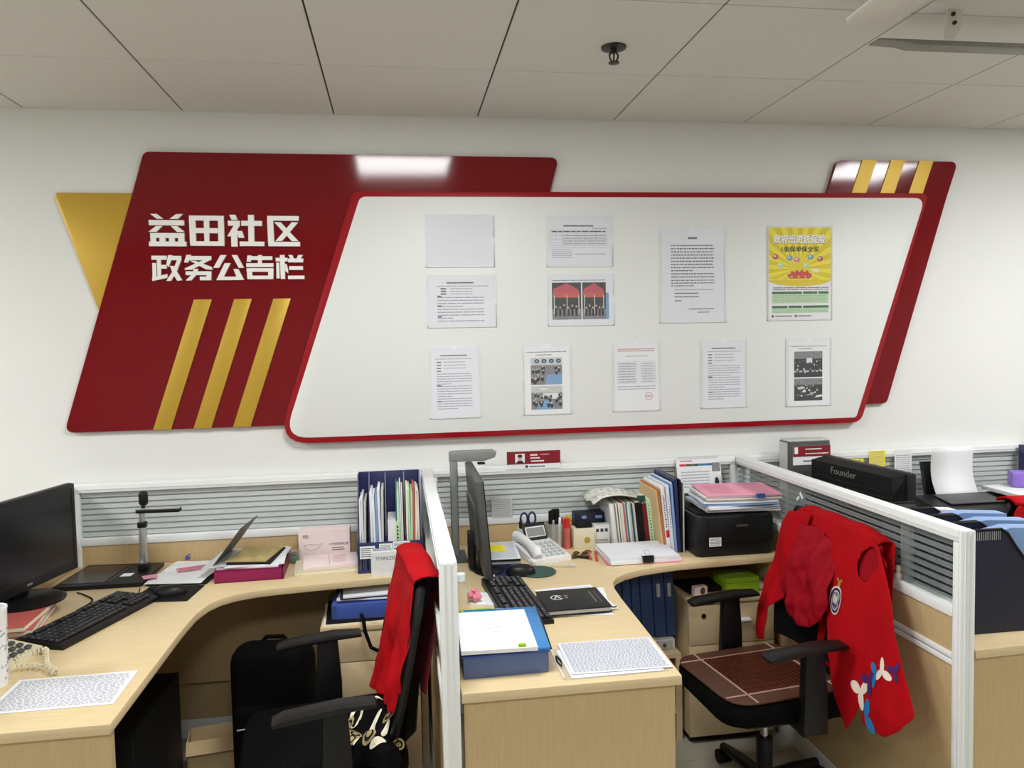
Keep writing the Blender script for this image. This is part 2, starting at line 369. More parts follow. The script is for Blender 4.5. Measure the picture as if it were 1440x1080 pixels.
G = {
 '益': [[(70,62),(125,62),(178,102),(122,102)],[(285,62),(340,60),(300,102),(232,102)],[(57,113),(350,113),(350,157),(60,157)],[(120,163),(170,163),(120,212),(55,212)],[(240,163),(295,163),(357,212),(292,212)],[(70,222),(352,222),(352,263),(70,263)],[(72,263),(117,263),(117,294),(72,294)],[(146,263),(195,263),(195,294),(146,294)],[(226,263),(272,263),(272,294),(226,294)],[(302,263),(353,263),(355,294),(302,294)],[(60,294),(370,294),(370,333),(60,333)]],
 '田': [[(393,72),(685,72),(685,113),(393,113)],[(393,113),(445,113),(450,290),(400,290)],[(517,113),(562,113),(562,290),(522,290)],[(637,113),(686,113),(690,290),(640,290)],[(445,178),(637,178),(637,220),(447,220)],[(400,290),(690,290),(690,328),(403,328)]],
 '社': [[(733,63),(785,62),(803,105),(752,105)],[(720,113),(822,113),(822,155),(722,155)],[(770,155),(822,155),(770,225),(746,245),(716,245)],[(748,215),(770,195),(800,185),(802,333),(750,333)],[(797,200),(842,200),(860,258),(812,258)],[(893,62),(943,62),(946,290),(897,290)],[(835,113),(1012,113),(1012,155),(835,155)],[(822,290),(1032,290),(1032,328),(822,328)]],
 '区': [[(1057,68),(1330,68),(1330,108),(1057,108)],[(1057,108),(1108,108),(1118,290),(1065,290)],[(1065,290),(1342,290),(1343,328),(1068,328)],[(1118,122),(1175,122),(1328,283),(1270,283)],[(1270,122),(1325,122),(1185,283),(1130,283)]],
 '政': [[(65,413),(192,413),(192,447),(65,447)],[(110,447),(142,447),(142,600),(115,605)],[(72,475),(103,475),(106,605),(74,612)],[(142,490),(190,490),(190,522),(142,522)],[(70,598),(195,568),(196,600),(72,627)],[(205,408),(240,408),(228,455),(208,508),(188,492)],[(222,415),(312,415),(312,450),(222,450)],[(280,448),(312,448),(275,545),(226,626),(188,626),(242,545)],[(220,500),(252,500),(278,550),(320,620),(280,626),(243,565)]],
 '务': [[(357,405),(396,405),(370,470),(337,470)],[(370,415),(565,415),(565,450),(365,450)],[(500,448),(556,448),(400,532),(343,532),(343,520)],[(385,455),(432,455),(572,508),(575,532),(520,527)],[(350,545),(566,545),(566,577),(350,577)],[(526,577),(566,577),(564,621),(470,621),(470,590),(526,590)],[(418,525),(456,525),(440,575),(395,623),(350,623),(404,570)]],
 '公': [[(645,405),(695,405),(630,515),(583,515)],[(740,405),(785,405),(845,515),(800,515)],[(680,475),(730,475),(672,590),(640,620),(609,620)],[(640,590),(785,590),(790,619),(615,620)],[(755,525),(796,525),(845,618),(790,618)]],
 '告': [[(875,408),(908,408),(902,462),(868,462)],[(890,415),(1088,415),(1088,447),(890,447)],[(965,405),(998,405),(998,478),(965,478)],[(865,475),(1098,475),(1098,508),(865,508)],[(868,518),(1098,518),(1098,548),(868,548)],[(870,548),(914,548),(916,582),(872,582)],[(1053,548),(1098,548),(1098,582),(1053,582)],[(872,582),(1098,582),(1097,612),(875,612)]],
 '栏': [[(1118,428),(1222,428),(1222,458),(1118,458)],[(1155,403),(1195,403),(1200,610),(1162,610)],[(1123,470),(1150,470),(1153,605),(1125,605)],[(1198,480),(1212,480),(1226,530),(1226,562),(1200,540)],[(1228,403),(1262,403),(1277,434),(1245,434)],[(1315,403),(1355,403),(1335,434),(1300,434)],[(1226,434),(1358,434),(1358,467),(1226,467)],[(1236,500),(1355,500),(1356,532),(1237,532)],[(1226,582),(1368,582),(1369,612),(1226,612)]],
}
for ch, polys in G.items():
    mb = MB(); l2 = polys[0][0][1] > 380
    for ip, pg in enumerate(polys):
        q = [(.459+(cx-57-.035*(cy-(405 if l2 else 62)))*.000461, 2.167-(cy-62)*.000476-(cx-57)*.0000035) for cx, cy in pg]
        mb.prism(W(q), -.019, -.030-.00025*ip, 'y')
    mb.build('raised_letter', 'letter', nb)
# ---------------------------------------------------------------- document holders and their sheets
FACE = (PI/2, 0, 0)
def holder(cx, cz, w, h, label, group=None, notch='top'):
    t = T('document_holder', label, 'document holder', (cx, -.0405, cz), group=group, rot=FACE)
    MB().box((0, 0, .001), (w, h, .002), bev=.0005, seg=1).build('backing', 'lgrey' if False else 'paperb', t)
    nw = .014
    if notch == 'top':
        arc = [(-nw*math.cos(a), h/2-nw*math.sin(a)) for a in [PI*k/8 for k in range(9)]]
        out = [(-w/2, -h/2), (w/2, -h/2), (w/2, h/2)]+arc[::-1]+[(-w/2, h/2)]
    else:
        arc = [(w/2-nw*math.sin(a), -nw*math.cos(a)) for a in [PI*k/8 for k in range(9)]]
        out = [(-w/2, -h/2), (w/2, -h/2)]+arc+[(w/2, h/2), (-w/2, h/2)]
    MB().prism(out, .0045, .0065).build('front_pane', 'acrylic', t)
    mb = MB()
    for a in ((-w/2, -w/2+.004, -h/2, h/2), (w/2-.004, w/2, -h/2, -.016 if notch != 'top' else h/2), (-w/2, w/2, -h/2, -h/2+.004)): mb.bx(*a, .002, .0045)
    if notch != 'top': mb.bx(w/2-.004, w/2, .016, h/2, .002, .0045)
    mb.build('edge_strip', 'wplastic', t)
    return t
def page(cx, cz, w, h, label, mat='paperb', name='printed_notice', cat='notice'):
    t = sheet(name, w, h, mat, None, (cx, -.0432, cz), FACE, t=.0006); return tag(t, label, cat)
ZP = .0009
def title(mb, w, y, wd=.5, h=.006, mi=0, seed=1):
    r = random.Random(seed); x = -w*wd/2
    while x < w*wd/2-.003:
        l = r.uniform(.004, .008); rect(mb, x, min(x+l, w*wd/2), y-h/2, y+h/2, ZP, mi); x += l+.0014
holder(1.709, 2.055, .296, .222, 'empty landscape clear holder without any sheet on the white board', notch='side')
holder(2.230, 2.054, .296, .222, 'landscape clear holder around the printed table sheet', notch='side')
p = page(2.226, 2.054, .28, .208, 'landscape sheet printed with a bordered table and lines below it')
mb = MB(); title(mb, .28, .065, .48); dashes(mb, .06, .125, .05, .058, 1, ZP, seed=2, mi=1)
for y in (.047, .034, .022, .006, -.006, -.02, -.03): rect(mb, -.128, .125, y, y+.0009, ZP, 1)
for x in (-.128, -.10, -.075, -.05, -.012, .03, .075, .125): rect(mb, x, x+.0009, -.02 if x in (-.128, -.075, .125) else .006, .047, ZP, 1)
dashes(mb, -.12, .12, .036, .046, 1, ZP, seed=4); dashes(mb, -.07, .12, -.018, .03, 4, ZP, h=.3, seed=5, mi=1); dashes(mb, -.12, -.03, -.075, -.034, 5, ZP, h=.3, seed=6, mi=1); dashes(mb, -.02, .12, -.062, -.05, 1, ZP, h=.25, seed=6, mi=1)
mb.build('printed_text', ['ink', 'inkl'], p)
holder(1.7115, 1.8005, .296, .223, 'landscape clear holder around the plain text minutes sheet', notch='side')
p = page(1.7075, 1.8005, .28, .209, 'landscape white sheet of plain text paragraphs under the empty holder')
mb = MB(); title(mb, .28, .078, .42, seed=3); dashes(mb, -.1, .12, .06, .068, 1, ZP, h=.4, seed=9, mi=1)
for y in (.053, .042, .031): dashes(mb, -.085, -.06, y-.004, y+.004, 1, ZP, h=.7, seed=1); dashes(mb, -.045, .05, y-.004, y+.004, 1, ZP, h=.4, seed=2, mi=1)
dashes(mb, -.1, .1, -.09, .022, 9, ZP, h=.32, seed=11, para=4, mi=1)
for y in (.019, -.022, -.068): rect(mb, -.1, -.082, y, y+.005, ZP)
mb.build('printed_text', ['ink', 'inkl'], p)
holder(2.2325, 1.800, .297, .225, 'landscape clear holder around the sheet with red tent photos', notch='side')
p = page(2.2285, 1.800, .281, .211, 'landscape sheet with two colour photos of red canopy tents', name='photo_sheet', cat='photo sheet')
mb = MB(); dashes(mb, -.12, .115, .081, .088, 1, ZP, seed=3, words=(.01, .03)); mb.build('printed_text', ['ink'], p)
mb = MB()
for x0, x1 in ((-.125, .004), (.010, .115)):
    rect(mb, x0, x1, -.085, .075, ZP, 0); wd = x1-x0; xm = (x0+x1)/2
    rect(mb, x0, x1, -.085, -.04, ZP+.0002, 4)
    mb.quad([(x0+.004, .032, ZP+.0004), (x1-.008, .032, ZP+.0004), (x1-.012, .044, ZP+.0004), (xm, .073, ZP+.0004), (x0+.006, .048, ZP+.0004)], 1)
    rect(mb, x0+.004, x1-.008, .010, .032, ZP+.0003, 2)
    for x in (x0+.008, xm, x1-.012): rect(mb, x, x+.003, -.06, .02, ZP+.0005, 3)
    for k in range(6):
        x = x0+.012+wd*.14*k; h_ = rnd.uniform(.03, .05); rect(mb, x, x+.01, -.07, -.07+h_, ZP+.0006, 5); ell(mb, x+.005, -.066+h_, .004, .005, ZP+.0006, 6)
rect(mb, .115, .128, -.085, .03, ZP, 7)
mb.build('printed_photo', ['photod', 'photor', 'salmon', 'photow', 'photog', 'photok', 'skin', 'photob'], p)
def textpage(cx, cz, label, seed):
    p = page(cx, cz, .2, .292, label)
    mb = MB(); title(mb, .2, .118, .58, h=.005, seed=seed); dashes(mb, -.08, .08, .100, .107, 1, ZP, h=.4, seed=seed, mi=1)
    for y in (.09, .077, .064): rect(mb, -.075, -.056, y-.002, y+.002, ZP); dashes(mb, -.045, .05, y-.004, y+.004, 1, ZP, h=.35, seed=seed+int(y*99), mi=1)
    rect(mb, -.075, -.056, .05, .054, ZP)
    dashes(mb, -.075, .075, -.115, .045, 15, ZP, h=.30, seed=seed, para=5, mi=1)
    for y in (-.012, -.08): rect(mb, -.075, -.056, y, y+.004, ZP)
    mb.build('printed_text', ['ink', 'inkl'], p)
holder(1.6725, 1.4545, .215, .307, 'portrait clear holder with text sheet below the landscape minutes sheet')
textpage(1.6725, 1.452, 'portrait text sheet in the holder below the landscape text sheet', 21)
holder(2.8865, 1.460, .217, .307, 'portrait clear holder with text sheet beside the red-stamped form')
textpage(2.8865, 1.457, 'portrait text sheet between the stamped form and the grey photo sheet', 22)
def photopage(cx, cz, label, mats, seed, kind):
    p = page(cx, cz, .2, .292, label, name='photo_sheet', cat='photo sheet', mat='paper')
    mb = MB(); dashes(mb, -.09, .09, .118, .126, 1, ZP, h=.4, seed=seed, words=(.01, .03)); dashes(mb, -.05, .02, .106, .113, 1, ZP, h=.4, seed=seed); mb.build('printed_text', 'ink', p)
    r = random.Random(seed); mb = MB()
    for (y0, y1) in ((-.020, .098), (-.128, -.026)):
        rect(mb, -.072, .066, y0, y1, ZP, 0); h = y1-y0
        rect(mb, -.072, .066, y1-h*.28, y1, ZP+.0002, 1)
        first = y1 > .05
        if kind == 'round':
            if first:
                for k in range(4): ell(mb, -.045+.032*k, y1-h*.13, .011, .009, ZP+.0003, 3); ell(mb, -.045+.032*k, y1-h*.13, .006, .005, ZP+.0004, 2)
            else: rect(mb, -.02, .055, y0+h*.45, y1-h*.3, ZP+.0003, 5); rect(mb, -.03, .0, y1-h*.16, y1-h*.1, ZP+.0003, 5)
            mb.quad([(-.01 if first else -.05, y0, ZP+.0004), (.066 if first else .03, y0, ZP+.0004), (.066 if first else .02, y0+h*.4, ZP+.0004), (.0 if first else -.03, y0+h*.38, ZP+.0004)], 2)
        elif first: rect(mb, -.012, .016, y1-h*.46, y1-h*.26, ZP+.0003, 4); rect(mb, -.072, .066, y0+h*.2, y0+h*.26, ZP+.0003, 5)
        else:
            for q in range(4): mb.quad([(-.06+.03*q, y0+h*(.62-.13*q), ZP+.0004), (-.03+.034*q, y0+h*(.66-.13*q), ZP+.0004), (-.015+.026*q, y0+h*(.56-.13*q), ZP+.0004), (-.05+.02*q, y0+h*(.50-.13*q), ZP+.0004)], 4 if q % 2 else 5)
        for k in range(22):
            x = r.uniform(-.066, .058); y = r.uniform(y0+.012, y0+h*.62); sc_ = 1-.5*(y-y0)/h
            if kind == 'round' and x > 0 and first and y < y0+h*.4: continue
            ell(mb, x, y, .008*sc_, .012*sc_, ZP+.0005+k*.00001, 3); ell(mb, x, y+.012*sc_, .004*sc_, .0045*sc_, ZP+.0009, 1 if k % 3 else 4)
    mb.build('printed_photo', mats, p)
holder(2.076, 1.4565, .213, .307, 'portrait clear holder with blue-tinted meeting photos')
photopage(2.076, 1.454, 'portrait sheet with two colour photos of a meeting around a blue table', ['photog', 'lgrey', 'photob', 'photok', 'skin', 'photow'], 31, 'round')
holder(3.2955, 1.457, .222, .310, 'portrait clear holder with black and white classroom photos')
photopage(3.2955, 1.454, 'portrait sheet with two black and white photos of a classroom', ['photok', 'photog', 'photog', 'photok', 'photow', 'lgrey'], 32, 'room')
holder(2.479, 1.4585, .217, .307, 'portrait clear holder with the red-headed stamped form')
p = page(2.479, 1.456, .202, .292, 'portrait form with red heading, table and round stamp', mat='paper')
mb = MB(); dashes(mb, -.085, .085, .112, .128, 2, ZP, h=.5, seed=3, words=(.01, .02), mi=2); dashes(mb, -.05, .05, .09, .096, 1, ZP, h=.5, seed=4, mi=1)
for k in range(9): rect(mb, -.088, .088, .068-.012*k, .0687-.012*k, ZP, 1)
for x in (-.088, -.06, -.035, 0, .02, .04, .06, .0873): rect(mb, x, x+.0007, -.028, .068, ZP, 1)
dashes(mb, -.084, -.004, -.026, .066, 8, ZP+.0001, h=.35, seed=8, mi=0); dashes(mb, .024, .084, -.026, .066, 8, ZP+.0001, h=.3, seed=9, mi=1, words=(.02, .05)); dashes(mb, -.088, .085, -.058, -.036, 2, ZP, h=.3, seed=9, mi=1)
for k in range(24):
    a = 2*PI*k/24; b = 2*PI*(k+1)/24; f = lambda t, r: (.055+r*math.cos(t), -.085+r*math.sin(t), ZP); mb.quad([f(a, .016), f(b, .016), f(b, .0178), f(a, .0178)], 2)
dashes(mb, .043, .067, -.092, -.078, 2, ZP, h=.4, seed=1, mi=2)
mb.build('printed_text', ['inkl', 'inkl', 'redink'], p)
holder(2.7425, 1.903, .307, .422, 'large clear holder with the single column text announcement')
p = page(2.7425, 1.900, .292, .406, 'large portrait announcement of text paragraphs beside the yellow poster', mat='paperb')
mb = MB(); title(mb, .292, .166, .14, h=.009, seed=5); dashes(mb, -.1, .1, -.012, .14, 11, ZP, h=.34, seed=51, para=9, words=(.008, .03)); dashes(mb, -.1, .1, -.05, -.014, 3, ZP, h=.34, seed=52, para=3, words=(.008, .03))
dashes(mb, -.085, .1, -.068, -.055, 1, ZP, h=.34, seed=53, words=(.008, .03), mi=1); dashes(mb, -.085, .03, -.10, -.07, 2, ZP, h=.34, seed=54, words=(.008, .03)); dashes(mb, -.085, -.05, -.115, -.105, 1, ZP, h=.4, seed=54); dashes(mb, -.02, .1, -.152, -.142, 1, ZP, h=.5, seed=55, words=(.008, .02)); dashes(mb, .02, .08, -.166, -.158, 1, ZP, h=.4, seed=56)
mb.build('printed_text', ['ink', 'inkl'], p)
holder(3.2515, 1.908, .314, .426, 'large clear holder with the yellow insurance poster')
p = page(3.2515, 1.908, .304, .414, 'yellow sunburst insurance poster with white headline and green tables', mat='paper', name='poster', cat='poster')
mb = MB(); rect(mb, -.15, .15, -.03, .205, ZP, 0)
c0 = (-.01, .02)
def edge(a):
    d = (math.cos(a), math.sin(a)); t = 9
    for lo, hi, k in ((-.15, .15, 0), (-.03, .205, 1)):
        if abs(d[k]) > 1e-6:
            for L in (lo, hi):
                q = (L-c0[k])/d[k]
                if q > 0: t = min(t, q)
    return (c0[0]+d[0]*t, c0[1]+d[1]*t, ZP+.0002)
for k in range(22):
    a = 2*PI*k/22; b = a+PI/22; mb.quad([(c0[0], c0[1], ZP+.0002), edge(a), edge(b)], 1)
mb.quad([(-.15, -.0305, ZP+.0003)]+[(.15*math.cos(PI-PI*k/12), -.031-.028*math.sin(PI*k/12), ZP+.0003) for k in range(1, 12)]+[(.15, -.0305, ZP+.0003)], 1)
for x, y, m in ((-.118, .074, 3), (-.05, .068, 2), (-.014, .060, 4), (.052, .072, 2), (.098, .064, 3), (-.095, .036, 5), (.03, .034, 5)): ell(mb, x, y, .015, .012, ZP+.0005, m); ell(mb, x-.004, y+.003, .006, .004, ZP+.0006, 7)
mb.quad([(x, y, ZP+.0006) for x, y in ((-.05, -.024), (.05, -.024), (.06, -.006), (.042, .002), (.036, .013), (.022, .003), (.010, .017), (-.002, .004), (-.016, .015), (-.026, .003), (-.040, .011), (-.046, -.001), (-.062, -.008))], 6)
for k in range(6): rect(mb, -.046+.017*k, -.036+.017*k, -.020+.004*(k % 2), -.012+.004*(k % 2), ZP+.0008, 3 if k % 2 else 1)
rect(mb, .06, .092, .002, .02, ZP+.0006, 7)
mb.build('sunburst_print', ['yellow', 'yellowd', 'photob', 'photor', 'rose', 'mint', 'redp', 'cream'], p)
mb = MB(); dashes(mb, -.13, .14, -.078, -.062, 2, ZP, h=.4, seed=5)
for x0, x1, y in ((-.135, .01, -.083), (.015, .085, -.083), (.09, .14, -.083), (-.135, -.06, -.147), (-.055, .01, -.147), (.015, .14, -.147)): rect(mb, x0, x1, y-.011, y, ZP, 1)
rect(mb, -.135, .14, -.136, -.095, ZP, 3); rect(mb, -.135, .14, -.18, -.159, ZP, 3)
dashes(mb, -.13, .135, -.134, -.098, 5, ZP+.0002, h=.3, seed=6, mi=2); dashes(mb, -.13, .135, -.179, -.161, 3, ZP+.0002, h=.3, seed=7, mi=2)
ell(mb, -.132, -.194, .006, .006, ZP, 1); ell(mb, -.02, -.194, .006, .006, ZP, 1); dashes(mb, -.12, -.04, -.199, -.189, 1, ZP, h=.6, seed=8, words=(.008, .03)); dashes(mb, -.01, .06, -.199, -.189, 1, ZP, h=.6, seed=9, words=(.008, .03))
mb.build('printed_text', ['ink', 'bar_green', 'inkl', 'mint'], p)
text('政府出资送保险', .042, 'headline_shadow', 'ink', p, (-.0005, .1463, ZP+.0004), depth=.0001, width=.25, shear=.1)
for k in range(8): text('政府出资送保险', .042, 'headline', 'letter', p, (-.0035+.0016*math.cos(k*PI/4), .1495+.0013*math.sin(k*PI/4), ZP+.0012+.00002*k), depth=.0002, width=.25, shear=.1)
for dx in (-.0006, .0006): text('1张保单保全家', .027, 'slogan', 'ink', p, (.0+dx, .106, ZP+.0008), depth=.0002, width=.18)
# ================================================================ OFFICE PARTITIONS
def partition(label, loc, rz, L, post_end=False, vstr=(), fr='frostb'):
    t = T('office_partition', label, 'partition', loc, rz); th = .045; h = 1.084
    # local x runs along the panel, y is thickness (centred)
    def rail(name, x0, x1, z0, z1, d=th, mat='alu', bev=.004): return MB().bx(x0, x1, -d/2, d/2, z0, z1, bev=bev, seg=2).build(name, mat, t)
    rail('top_rail', 0, L, 1.049, h); rail('rail_groove_strip', .002, L-.002, 1.062, 1.066, d=th+.004, bev=0)
    rail('middle_rail', .022, L-.022, .832, .864); rail('lower_rail', .022, L-.022, .716, .732, bev=.002); rail('lower_rail', .022, L-.022, .696, .711, bev=.002)
    rail('stile', 0, .022, .0, 1.049); rail('stile', L-.022, L, .0, 1.049)
    rail('wood_panel', .022, L-.022, .732, .832, d=.034, mat='woodv', bev=0); rail('wood_panel', .022, L-.022, .08, .696, d=.034, mat='woodv', bev=0)
    rail('base_rail', .022, L-.022, .0, .08, d=.04)
    MB().bx(.022, L-.022, -.004, .004, .864, 1.049).build('glass_pane', 'glass', t)
    for k in range(8):
        z = .868+.023*k; MB().bx(.024, L-.024, -.0052, .0052, z, z+(.0118 if fr == 'frost' else .0165)).build('frosted_stripe', fr, t)
    for (a, b) in vstr: MB().bx(a, b, -.0062, .0062, .866, 1.047).build('frosted_band', 'frost', t)
    if post_end:
        mb = MB().bx(L, L+.012, -th/2, th/2, 0, h, bev=.004)
        for q in (-.008, .008): mb.bx(L+.010, L+.015, q-.003, q+.003, 0, h-.004)
        mb.build('end_cap', 'alu', t)
    return t
partition('white framed glass-topped partition behind the black document camera', (.128, -.0265, 0), 0, 1.392)
partition('white framed glass-topped partition behind the books and white telephone', (1.566, -.0265, 0), 0, 1.372)
partition('white framed glass-topped partition behind the printer with an upright sheet', (2.985, -.0265, 0), 0, 1.42)
partition('side partition beside the large black monitor on red booklets', (.1055, -.004, 0), -PI/2, 1.46, True)
partition('side partition standing between the two wave-edged desks', (1.543, -.004, 0), -PI/2, 1.46, True)
partition('side partition with clear gaps between frosted stripes behind the red vest', (2.9625, -.004, 0), -PI/2, 1.46, True, vstr=((.47, .60), (1.19, 1.235)), fr='frost')
# ================================================================ DESKS
def desk(label, x0, pts, xr, panel_x):
    t = T('desk', label, 'desk', (x0, -.055, 0))
    out = [(0, 0), (0, -1.423)]+[(x-x0, y+.055) for x, y in pts]+[(xr-x0, 0)]
    MB().prism(out, .725, .75, bev=.0015).build('desk_top', 'wood', t)
    MB().bx(.006, panel_x-x0, -1.405, -1.38, 0, .725).build('end_panel', 'woodv', t)
    MB().bx(xr-x0-.028, xr-x0-.003, -.37, -.02, 0, .725).build('side_panel', 'woodv', t)
    MB().bx(.03, xr-x0-.03, -.03, -.012, .25, .72).build('modesty_panel', 'woodv', t)
    return t
ptsL = [(.745, -1.478), (.747, -.90), (.75, -.80), (.755, -.72), (.772, -.64), (.80, -.585), (.845, -.545), (.90, -.52), (.97, -.504), (1.142, -.482), (1.405, -.452), (1.517, -.44)]
ptsR = [(2.141, -1.478), (2.152, -1.15), (2.160, -.86), (2.166, -.76), (2.178, -.69), (2.205, -.64), (2.25, -.598), (2.322, -.56), (2.414, -.535), (2.493, -.519), (2.877, -.493), (2.935, -.489)]
desk('maple wave-edged desk under the black keyboard and document camera', .131, ptsL, 1.517, .738)
desk('maple wave-edged desk under the white telephone and row of books', 1.569, ptsR, 2.935, 2.128)
desk('maple desk under the navy mesh magazine files', 2.988, [(x+1.419, y+.02) for x, y in ptsR[:-1]]+[(4.40, -.47)], 4.40, 3.55)
def pedestal(label, x0, x1, yf, h, handle=None, lock=(.04, -.03), split=(.115, .26)):
    t = T('drawer_pedestal', label, 'cabinet', ((x0+x1)/2, yf, 0)); wd = x1-x0; D = min(.40, -.08-yf)
    MB().bx(-wd/2+.004, wd/2-.004, .018, D, .03, h-.018).build('body', 'woodp', t)
    MB().bx(-wd/2, wd/2, -.004, D, h-.018, h, bev=.001).build('top_board', 'woodp', t)
    z1 = h-.02; zs = [z1, z1-split[0], z1-split[1], .03]
    for k in range(3):
        d = MB().bx(-wd/2+.002, wd/2-.002, 0, .018, zs[k+1]+.002, zs[k]-.002, bev=.001).build('drawer', 'woodp', t)
        if handle:
            zc = zs[k]-.075; MB().bx(handle[0], handle[1], -.022, .002, zc, zc+.012, bev=.004).build('handle', 'wplastic', d)
        if k == 0: MB().cyl((-wd/2+lock[0], -.004, z1+lock[1]), (-wd/2+lock[0], .002, z1+lock[1]), .010, n=16).build('lock', 'chrome', d)
    MB().bx(-wd/2+.01, wd/2-.01, .03, D, 0, .03).build('plinth', 'black', t)
    return t
pedestal('pale maple drawer pedestal under the blue file box', 1.128, 1.486, -.52, .598)
pedestal('pale maple drawer pedestal under the lime green tissue box', 2.545, 2.904, -.478, .588, handle=(-.0, .075), lock=(.06, -.045), split=(.165, .30))
# ================================================================ LEFT DESK THINGS
Z = .75
def monitor(name, label, loc, rz, zc, w, h, base_z, logo=None, ridges=False, tilt=0):
    # local +x is the screen side, y is width
    t = T(name, label, 'monitor', (loc[0], loc[1], base_z), rz); z = zc-base_z
    RT = dict(loc=(0, 0, z), rot=(0, tilt, 0)); zb = z; z = 0
    MB().box((0, 0, z), (.028, w, h), bev=.006).build('housing', 'black' if not ridges else 'dgrey', t, **RT)
    MB().box((-.016, 0, z-.01), (.02, w*.6, h*.5), bev=.008).build('rear_cover', 'black' if not ridges else 'dgrey', t, **RT)
    mb = MB()
    for a in ((-w/2+.002, w/2-.002, h/2-.018, h/2-.002), (-w/2+.002, w/2-.002, -h/2+.002, -h/2+.036), (-w/2+.002, -w/2+.018, -h/2+.036, h/2-.018), (w/2-.018, w/2-.002, -h/2+.036, h/2-.018)): mb.bx(.013, .0165, a[0], a[1], z+a[2], z+a[3], bev=.001, seg=1)
    mb.build('bezel', 'bezel', t, **RT)
    MB().bx(.013, .0148, -w/2+.018, w/2-.018, z-h/2+.036, z+h/2-.018).build('screen', 'screen', t, **RT)
    MB().bx(-.04, -.012, -.035, .035, .012, zb-h/2+.12, bev=.006).build('neck', 'black', t)
    MB().lathe([(.0, 0), (.118, 0), (.12, .006), (.105, .013), (.03, .018), (.0, .018)], c=(.035 if ridges else 0, 0, 0), n=36, sx=.55 if ridges else 1, sy=.95).build('base', 'black', t)
    if logo: MB().bx(.0165, .0172, -.012, .012, z-h/2+.016, z-h/2+.022).build('badge', 'keyl', t, **RT)
    return t
bk = []
stack = [('salmon', .20, .15, .017, 3), ('salmon', .21, .15, .019, 5), ('salmon', .205, .148, .015, -3)]
zz = Z
labs = ['thick cream-paged red booklet at the bottom of the pile under the monitor', 'salmon-covered booklet in the middle of the pile under the monitor', 'salmon red booklet on top of the pile under the monitor base']
for i, ((m, a, b, th, ang), lb) in enumerate(zip(stack, labs)):
    t = T('booklet', lb, 'book', (.176+.003*i, -.752, zz), math.radians(6+ang), group='booklets under the monitor')
    MB().bx(-.114, .114, -.147, .147, .0015, th-.0015).build('pages', 'cream', t)
    mb = MB().bx(-.115, .115, -.148, .148, 0, .0015); mb.bx(-.115, .115, -.148, .148, th-.0015, th); mb.build('cover', m, t); zz += th
monitor('monitor', 'large black widescreen monitor on a round base atop red booklets', (.2, -.64), math.radians(-12.5), .995, .51, .31, zz, logo=True)
def keyboard(label, c, rz, w=.45, d=.165):
    t = T('keyboard', label, 'keyboard', (c[0], c[1], Z), rz)
    mb = MB().prism([(-d/2, .0), (d/2, 0), (d/2, .012), (d/2-.012, .016), (-d/2+.006, .026), (-d/2, .022)], -w/2, w/2, 'y'); mb.build('body', 'black', t)
    mb = MB(); kw = .019
    # local x: front (towards the typist) is +x; y runs along the keyboard
    def kz(x): return .026-(x+d/2)*.065
    for r in range(6):
        x = -d/2+.026+r*.0205+(.006 if r else 0)
        for k in range(21):
            y = -w/2+.018+k*.0206
            if k in (15,) or (k == 18 and False): continue
            if r == 0 and k in (1, 6, 11, 19, 20): continue
            if r == 5 and 4 <= k <= 9: continue
            if r in (3,) and 15 <= k <= 17: continue
            mb.box((x, y, kz(x)+.003), (.0165, .0172, .007), bev=.002, seg=1)
        if r == 5: mb.box((x, -w/2+.018+6.5*.0206, kz(x)+.003), (.0165, .117, .007), bev=.002, seg=1)
    mb.build('keys', 'key', t)['kind'] = 'stuff'
    mb = MB()
    for r in range(6):
        x = -d/2+.026+r*.0205+(.006 if r else 0)
        for k in range(21):
            if (k*7+r) % 3 and k != 15 and not (r == 5 and 4 <= k <= 9) and not (r == 0 and k in (1, 6, 11, 19, 20)) and not (r == 3 and 15 <= k <= 17): rect(mb, x-.004, x+.001, -w/2+.014+k*.0206, -w/2+.018+k*.0206, kz(x)+.0068)
    mb.build('key_legends', 'keyl', t)['kind'] = 'stuff'
    return t
keyboard('black keyboard beside the round-based monitor', (.437, -.735), math.radians(-2-17.5+1))
def mouse(label, c, rz, mat='black'):
    t = T('mouse', label, 'mouse', (c[0], c[1], c[2]), rz)
    prof = [(0, 0), (1, 0), (1.02, .25), (.92, .62), (.66, .88), (.33, .98), (0, 1)]
    mb = MB(); mb.lathe([(r*.055, z*.034) for r, z in prof], n=28, sy=.58); mb.build('shell', mat, t)
    MB().box((-.03, 0, .031), (.016, .006, .008), bev=.002).build('wheel', 'dgrey', t)
    return t
tag(MB().box((0, 0, .0015), (.175, .20, .003), bev=.001, seg=1).build('mouse_pad', 'blackm', None, (.600, -.488, Z), (0, 0, math.radians(84))), 'black rectangular mouse pad on the desk before the loose papers', 'mouse pad')
mouse('black mouse on the rectangular black mouse pad', (.612, -.50, Z+.003), math.radians(15))
